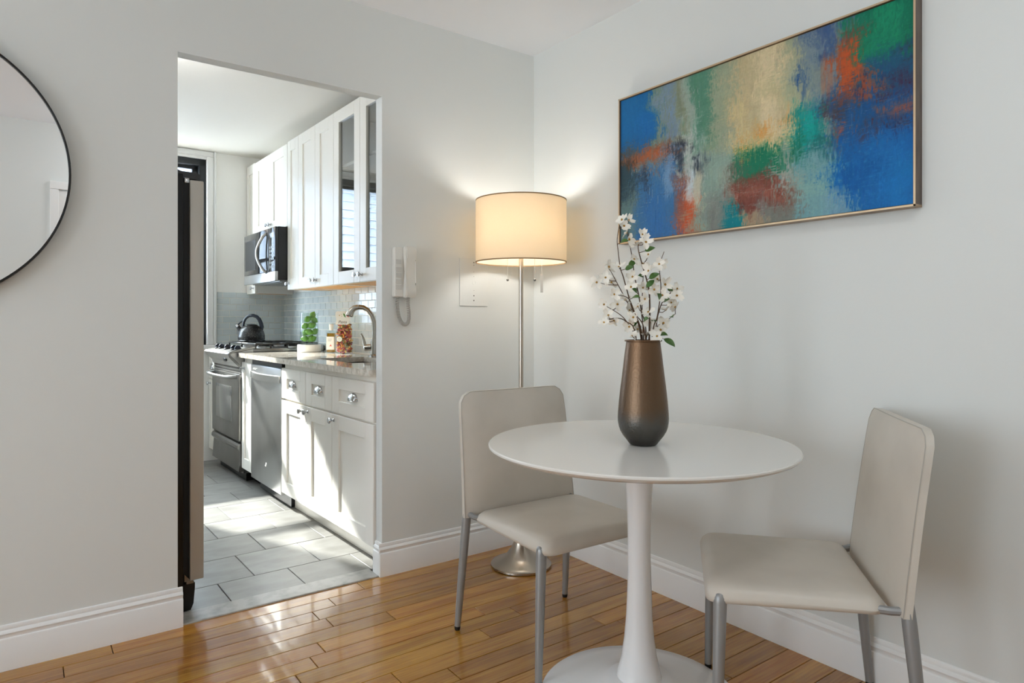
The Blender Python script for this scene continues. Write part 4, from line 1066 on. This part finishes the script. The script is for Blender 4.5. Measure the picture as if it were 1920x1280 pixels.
part('tag', G().box(-.006, .006, -.0006, .0006, -.085, 0).move(Matrix.Translation(cx+Vector((0, 0, 1.336))) @ Matrix.Rotation(R(-36), 4, 'Z')), M['phone2'], tg, False)

# ------------------------------------------------------------------ wall things
o = thing('wall_mirror', 'large round mirror with a thin black frame on the wall left of the opening', 'mirror', (-2.44, -.001, 1.607))
Mx = Matrix.Rotation(R(90), 3, 'X')
RM = .4456
part('frame', G().lathe([(RM-.007, .004), (RM, .004), (RM, .032), (RM-.001, .033), (RM-.006, .033), (RM-.007, .032)], (0, 0, 0), 128, Mx, closed=True), M['black'], o, True, 40)
part('glass', G().lathe([(0, .006), (RM-.0065, .006), (RM-.0065, .026), (0, .026)], (0, 0, 0), 128, Mx), M['mirror'], o, True, 30)

o = thing('intercom_phone', 'white wall intercom handset with a coiled cord beside the opening', 'phone', (-.758, -.001, 1.34)); OFF[o.name] = (-.758, -.001, 1.34)
ph = part('base_plate', G().box(-.806, -.722, -.030, -.001, 1.229, 1.451, .006, 3), M['phone'], o)
g = G()
for i in range(4): g.box(-.800, -.772, -.0312, -.030, 1.262+.026*i, 1.283+.026*i, .001, 1)
part('button_strip', g, M['phone2'], ph, False)
part('speaker_slot', G().box(-.800, -.774, -.0312, -.030, 1.375, 1.395), M['phone2'], ph, False)
hp = [(-.031, 1.452), (-.058, 1.453), (-.066, 1.440), (-.066, 1.405), (-.060, 1.39), (-.058, 1.34), (-.060, 1.29), (-.066, 1.272), (-.066, 1.238), (-.058, 1.227), (-.031, 1.226), (-.032, 1.27), (-.044, 1.29), (-.048, 1.34), (-.044, 1.39), (-.032, 1.41)]
hs = G().prism(hp, -.766, -.714, 'x')
bmesh.ops.bevel(hs.bm, geom=[e for e in hs.bm.edges if abs(e.verts[0].co.x-e.verts[1].co.x) < 1e-6], offset=.004, segments=2, affect='EDGES')
part('handset', hs, M['phone'], o, True, 40)
path = [Vector(p) for p in ((-.785, -.018, 1.232), (-.788, -.020, 1.20), (-.786, -.022, 1.165), (-.780, -.026, 1.135), (-.768, -.030, 1.112), (-.752, -.034, 1.108), (-.742, -.038, 1.122), (-.742, -.042, 1.155), (-.748, -.046, 1.195), (-.750, -.048, 1.229))]
fine = []
for i in range(len(path)-1):
    p0, p1, p2, p3 = path[max(i-1, 0)], path[i], path[i+1], path[min(i+2, len(path)-1)]
    for j_ in range(40):
        s_ = j_/40; fine.append(.5*((2*p1)+(-p0+p2)*s_+(2*p0-5*p1+4*p2-p3)*s_*s_+(-p0+3*p1-3*p2+p3)*s_**3))
co = []
for i, p in enumerate(fine[:-1]):
    t_ = (fine[i+1]-p).normalized(); a_ = t_.cross(Vector((0, 1, 0))).normalized(); b_ = t_.cross(a_)
    an = i*2*math.pi/8.0; co.append(p+.0072*(a_*math.cos(an)+b_*math.sin(an)))
part('coiled_cord', G().tube(co, .0021, 5), M['cord'], o)

o = thing('access_panel', 'flat white access plate with a row of screw holes on the wall by the lamp', 'plate', (-.372, -.001, 1.31)); OFF[o.name] = (-.372, -.001, 1.31)
part('plate', G().box(-.452, -.292, -.005, -.0005, 1.195, 1.424, .001, 1), M['wall'], o, False)
for i, (z, r) in enumerate(((1.405, .003), (1.392, .002), (1.245, .003), (1.222, .003), (1.36, .0012), (1.338, .0012), (1.27, .0012))):
    part('screw', G().lathe([(0, .0), (r, .0), (r*.8, .0012), (0, .0014)], (-.372, -.005, z), 10, Mx), M['ink'], o, False)
part('knockout', G().lathe([(.0085, 0), (.0105, 0), (.0105, .001), (.0085, .001)], (-.372, -.005, 1.308), 24, Mx, closed=True), M['wall'], o)

# ------------------------------------------------------------------ painting
PY0, PY1, PZ0, PZ1, PD = -1.832, -.656, 1.462, 2.077, .044
o = thing('painting', 'large abstract canvas in blues, green, cream and orange in a thin wood frame', 'painting', (0, (PY0+PY1)/2, 1.77)); OFF[o.name] = (0, (PY0+PY1)/2, 1.77)
F_ = .0065
part('frame_rail', G().box(-PD, -.001, PY0-F_, PY1+F_, PZ1, PZ1+F_), M['frame'], o, False)
part('frame_rail', G().box(-PD, -.001, PY0-F_, PY1+F_, PZ0-F_, PZ0), M['frame'], o, False)
part('frame_stile', G().box(-PD, -.001, PY0-F_, PY0, PZ0, PZ1), M['framed'], o, False)
part('frame_stile', G().box(-PD, -.001, PY1, PY1+F_, PZ0, PZ1), M['framed'], o, False)
label(part('frame_lip', G().box(-PD-.0012, -PD, PY0-F_, PY0-.001, PZ0-F_, PZ1+F_).box(-PD-.0012, -PD, PY0-F_, PY1+F_, PZ0-F_, PZ0-.001).box(-PD-.0012, -PD, PY0-F_, PY1+F_, PZ1+.001, PZ1+F_).box(-PD-.0012, -PD, PY1+.001, PY1+F_, PZ0-F_, PZ1+F_), M['lip'], o, False), 'pale gilt front lip of the frame')
# brush work painted stroke by stroke
PAINT_GAIN = 1.0
PATCH = [(0.001, 0.997, -0.092, 1.264, 138, 155, 142), (-0.014, 0.167, 0.611, 1.006, 22, 98, 158), (0.082, 0.145, 0.585, 0.845, 28, 104, 170), (0.158, 0.205, 0.609, 0.977, 118, 138, 125), (0.197, 0.259, 0.59, 0.99, 118, 142, 165), (0.259, 0.299, 0.581, 0.986, 128, 138, 115), (0.291, 0.331, 0.435, 0.992, 150, 165, 155), (0.323, 0.406, 0.522, 1.009, 82, 134, 112), (0.399, 0.484, 0.457, 1.01, 150, 160, 135), (0.467, 0.695, 0.422, 1.043, 190, 176, 138), (0.574, 0.63, 0.481, 0.989, 214, 198, 160), (0.48, 0.535, 0.498, 0.791, 200, 185, 140), (0.611, 0.678, 0.632, 0.824, 190, 180, 140), (0.648, 0.713, 0.636, 1.002, 158, 165, 138), (0.698, 0.821, 0.595, 0.989, 112, 130, 142), (0.695, 0.71, 0.749, 0.884, 45, 85, 135), (0.768, 0.808, 0.841, 0.981, 60, 88, 130), (0.718, 0.768, 0.645, 0.849, 130, 145, 140), (0.862, 1.002, 0.703, 1.04, 8, 108, 82), (0.896, 0.957, 0.736, 0.961, 20, 135, 98), (0.821, 0.872, 0.892, 0.999, 20, 115, 90), (0.862, 1.002, 0.61, 0.741, 26, 82, 112), (0.768, 1.002, 0.357, 0.643, 18, 78, 135), (0.816, 0.869, 0.622, 0.934, 120, 70, 55), (0.824, 0.865, 0.66, 0.884, 186, 84, 40), (0.834, 0.844, 0.575, 0.673, 150, 70, 45), (0.872, 0.896, 0.59, 0.667, 70, 45, 65), (0.944, 0.976, 0.559, 0.642, 64, 40, 62), (0.957, 0.998, 0.284, 0.439, 52, 38, 62), (0.768, 0.832, 0.515, 0.615, 70, 62, 72), (0.906, 0.925, 0.375, 0.46, 80, 48, 60), (0.934, 0.98, 0.477, 0.528, 150, 82, 62), (0.8, 0.832, 0.409, 0.468, 170, 80, 60), (0.768, 0.8, 0.433, 0.563, 125, 150, 140), (0.98, 0.998, 0.698, 0.762, 50, 45, 60), (0.774, 0.998, 0.004, 0.386, 14, 98, 168), (0.827, 0.901, 0.098, 0.33, 10, 88, 155), (0.939, 0.993, 0.031, 0.233, 18, 110, 178), (0.678, 0.774, 0.356, 0.612, 5, 136, 132), (0.71, 0.752, 0.426, 0.59, 12, 160, 150), (0.494, 0.718, 0.358, 0.45, 28, 112, 88), (0.484, 0.642, 0.254, 0.419, 22, 116, 86), (0.718, 0.8, 0.332, 0.413, 30, 105, 105), (0.494, 0.672, 0.427, 0.509, 208, 190, 140), (0.551, 0.599, 0.498, 0.563, 214, 150, 78), (0.501, 0.535, 0.427, 0.472, 214, 165, 85), (0.648, 0.701, 0.523, 0.565, 205, 145, 85), (0.001, 0.263, 0.472, 0.614, 140, 92, 68), (0.1, 0.214, 0.503, 0.58, 176, 96, 60), (0.006, 0.082, 0.492, 0.559, 80, 55, 40), (0.015, 0.072, 0.612, 0.665, 90, 75, 60), (0.239, 0.295, 0.426, 0.599, 52, 58, 72), (0.323, 0.373, 0.398, 0.505, 48, 60, 74), (0.001, 0.082, 0.333, 0.493, 44, 70, 82), (0.072, 0.271, -0.012, 0.459, 56, 112, 165), (0.109, 0.136, 0.348, 0.465, 45, 60, 75), (0.006, 0.072, 0.027, 0.334, 95, 125, 130), (0.21, 0.243, 0.266, 0.566, 112, 150, 188), (0.136, 0.188, 0.003, 0.285, 50, 110, 172), (0.365, 0.494, 0.009, 0.472, 135, 160, 150), (0.38, 0.438, 0.025, 0.236, 125, 130, 125), (0.251, 0.299, 0.03, 0.386, 150, 88, 72), (0.287, 0.338, 0.004, 0.228, 196, 88, 52), (0.291, 0.331, 0.411, 0.641, 178, 188, 182), (0.297, 0.325, 0.192, 0.405, 192, 205, 212), (0.328, 0.361, 0.147, 0.399, 188, 186, 165), (0.35, 0.369, 0.417, 0.608, 160, 180, 170), (0.46, 0.654, 0.124, 0.273, 120, 66, 54), (0.494, 0.636, 0.056, 0.133, 110, 52, 46), (0.453, 0.494, 0.148, 0.205, 165, 95, 75), (0.48, 0.636, 0.173, 0.206, 150, 92, 78), (0.435, 0.498, 0.001, 0.127, 0, 122, 134), (0.494, 0.574, -0.002, 0.064, 160, 140, 115), (0.574, 0.684, -0.013, 0.126, 120, 122, 115), (0.639, 0.672, 0.204, 0.347, 168, 166, 156), (0.675, 0.782, -0.005, 0.344, 112, 158, 165), (0.763, 0.834, 0.009, 0.158, 112, 150, 170), (0.684, 0.774, 0.139, 0.242, 125, 165, 160), (0.877, 0.901, 0.263, 0.31, 40, 125, 180), (0.41, 0.48, 0.294, 0.363, 150, 165, 150), (0.467, 0.521, 0.3, 0.38, 110, 90, 80)]
NS, NT = 560, 292
pr_ = np.random.RandomState(4)
ss, tt = np.meshgrid((np.arange(NS)+.5)/NS, (np.arange(NT)+.5)/NT)
# warp for ragged patch edges
def vnoise(fx, fy, seed):
    r_ = np.random.RandomState(seed); gx, gy = int(fx)+3, int(fy)+3; gr = r_.rand(gy, gx)
    X, Y = ss*fx, tt*fy; x0, y0 = X.astype(int), Y.astype(int); a, b = X-x0, Y-y0; a = a*a*(3-2*a); b = b*b*(3-2*b)
    return (gr[y0, x0]*(1-a)+gr[y0, x0+1]*a)*(1-b)+(gr[y0+1, x0]*(1-a)+gr[y0+1, x0+1]*a)*b
ws = ss+.034*(vnoise(9, 14, 1)-.5)+.016*(vnoise(40, 60, 2)-.5)
wt = tt+.07*(vnoise(16, 8, 3)-.5)+.045*(vnoise(130, 12, 4)-.5)
img = np.zeros((NT, NS, 3)); 
for pi, (s0, s1, t0, t1, r_, g_, b_) in enumerate(PATCH):
    s0, s1 = (-.3 if s0 < .04 else s0), (1.3 if s1 > .96 else s1); t0, t1 = (-.3 if t0 < .05 else t0), (1.3 if t1 > .95 else t1)
    so = .008+.10*min(.3, s1-s0); to_ = .014+.10*min(.5, t1-t0)
    def sm(x): x = np.clip(x, 0, 1); return x*x*(3-2*x)
    al = sm((ws-s0)/so+.5)*sm((s1-ws)/so+.5)*sm((wt-t0)/to_+.5)*sm((t1-wt)/to_+.5)
    if pi:
        gr = .5*vnoise(140, 10, 10+pi)+.5*vnoise(24, 40, 60+pi)
        al = al*np.clip(.55+1.1*gr*al+.2*al, 0, .96)
    else: al = al*0+1
    img = img*(1-al[..., None])+np.array([r_, g_, b_])*al[..., None]
soft = img.copy()
for k in range(4200):
    cs, ct = pr_.randint(0, NS), pr_.randint(0, NT)
    vert = pr_.rand() < .80
    L_, W_ = pr_.randint(10, 46), pr_.randint(2, 7)
    h_, w_ = (L_, W_) if vert else (max(2, W_-1), int(L_*.7))
    y0, y1, x0, x1 = max(0, ct-h_//2), min(NT, ct+h_//2+1), max(0, cs-w_//2), min(NS, cs+w_//2+1)
    js, jt = np.clip(cs+pr_.randint(-9, 10), 0, NS-1), np.clip(ct+pr_.randint(-9, 10), 0, NT-1)
    c_ = soft[jt, js]*(1+pr_.normal(0, .06))+pr_.normal(0, 3, 3)
    st = pr_.rand(x1-x0)[None, :]*np.ones((y1-y0, 1)) if vert else pr_.rand(y1-y0)[:, None]*np.ones((1, x1-x0))
    al = (.12+.42*pr_.rand())*(.25+.75*(st > .3))
    img[y0:y1, x0:x1] = img[y0:y1, x0:x1]*(1-al[..., None])+c_*al[..., None]
for (sa, sb, ta, tb, c_, n_) in ((.36, .66, .05, .28, (150, 160, 152), 60), (.0, .3, .28, .42, (60, 60, 62), 50), (.7, 1.0, .35, .75, (90, 120, 150), 70), (.78, .98, .05, .3, (40, 130, 190), 40), (.1, .5, .1, .9, (185, 195, 192), 60)):
    for k in range(n_):
        cs, ct = int(NS*pr_.uniform(sa, sb)), int(NT*pr_.uniform(ta, tb)); L_ = pr_.randint(4, 26)
        if pr_.rand() < .5: y0, y1, x0, x1 = max(0, ct-L_), ct, cs, cs+1
        else: y0, y1, x0, x1 = ct, ct+1, max(0, cs-L_), cs
        img[y0:y1, x0:x1] = img[y0:y1, x0:x1]*.55+np.array(c_)*.45
# dry-brush scumble: neighbouring colours dragged over each other
for sd_, sx_, sy_, fx_, fy_, th in ((201, 26, 12, 300, 40, .60), (202, -22, 16, 260, 30, .62), (203, 14, -20, 60, 240, .68), (204, -12, -10, 380, 60, .60)):
    ox = ((vnoise(14, 9, sd_)-.3)*2.2*sx_).astype(int); oy = ((vnoise(11, 7, sd_+20)-.3)*2.2*sy_).astype(int)
    yy, xx = np.mgrid[0:NT, 0:NS]
    sh_ = img[np.clip(yy+oy, 0, NT-1), np.clip(xx+ox, 0, NS-1)]
    mk_ = np.clip((vnoise(fx_, fy_, sd_+40)*.6+vnoise(18, 10, sd_+60)*.4-th+.08)/.10, 0, 1)*.75
    img = img*(1-mk_[..., None])+sh_*mk_[..., None]
# a few crisp vertical palette-knife strokes laid on last
for (a0, a1, b0, b1, c_, al_) in ((.291, .322, .33, .58, (178, 188, 184), .55), (.297, .325, .18, .36, (196, 208, 214), .7), (.329, .360, .17, .36, (190, 188, 168), .7), (.350, .368, .38, .56, (160, 178, 170), .5), (.640, .672, .33, .47, (170, 168, 158), .6), (.288, .334, .05, .17, (196, 90, 54), .45), (.245, .288, .06, .30, (146, 84, 70), .4), (.262, .292, .40, .56, (46, 52, 66), .55), (.322, .366, .36, .46, (50, 60, 74), .5), (.205, .235, .22, .52, (116, 152, 190), .5), (.760, .800, .58, .86, (180, 84, 44), .4), (.705, .722, .62, .74, (44, 82, 132), .5), (.762, .776, .50, .62, (110, 62, 52), .5)):
    al = np.clip((ss-a0)/.006, 0, 1)*np.clip((a1-ss)/.006, 0, 1)*np.clip((tt-b0+.10*(vnoise(150, 3, 300)-.5))/.05, 0, 1)*np.clip((b1-tt+.10*(vnoise(150, 3, 301)-.5))/.05, 0, 1)*al_*np.clip(.35+1.2*vnoise(320, 14, 302), 0, 1)
    img = img*(1-al[..., None])+np.array(c_)*al[..., None]
img *= (1+.05*(vnoise(270, 140, 99)-.5))[..., None]
x = np.clip(img/255, 0, 1)*PAINT_GAIN; rgb = np.where(x <= .04045, x/12.92, ((x+.055)/1.055)**2.4)
gy, gz = np.meshgrid(np.linspace(PY1-.002, PY0+.002, NS), np.linspace(PZ0+.002, PZ1-.002, NT))
vx = np.full(gy.shape, -PD+.006)
co = np.stack([vx, gy-(PY0+PY1)/2, gz-1.77], -1).reshape(-1, 3)
me = bpy.data.meshes.new('canvas'); me.vertices.add(NS*NT); me.vertices.foreach_set('co', co.ravel())
idx = np.arange(NS*NT).reshape(NT, NS)
q = np.stack([idx[:-1, :-1], idx[1:, :-1], idx[1:, 1:], idx[:-1, 1:]], -1).reshape(-1, 4)
me.loops.add(q.size); me.loops.foreach_set('vertex_index', q.ravel().astype(np.int32))
me.polygons.add(len(q)); me.polygons.foreach_set('loop_start', np.arange(0, q.size, 4, dtype=np.int32))
me.update(calc_edges=True); me.validate()
ca = me.color_attributes.new('paint', 'FLOAT_COLOR', 'POINT')
ca.data.foreach_set('color', np.concatenate([rgb.reshape(-1, 3), np.ones((NS*NT, 1))], 1).astype(np.float32).ravel())
pm = mat('oil_paint', S(100, 120, 130), .5, spec=.25, bump=(420, .05)); at = pm.node_tree.nodes.new('ShaderNodeAttribute'); at.attribute_name = 'paint'
pm.node_tree.links.new(at.outputs['Color'], pm.node_tree.nodes['Principled BSDF'].inputs['Base Color'])
me.materials.append(pm)
cv = bpy.data.objects.new('canvas', me); COL.objects.link(cv); cv.parent = o
part('stretcher', G().box(-PD+.008, -.004, PY0+.004, PY1-.004, PZ0+.004, PZ1-.004), M['black'], o, False)
bpy.context.view_layer.update()
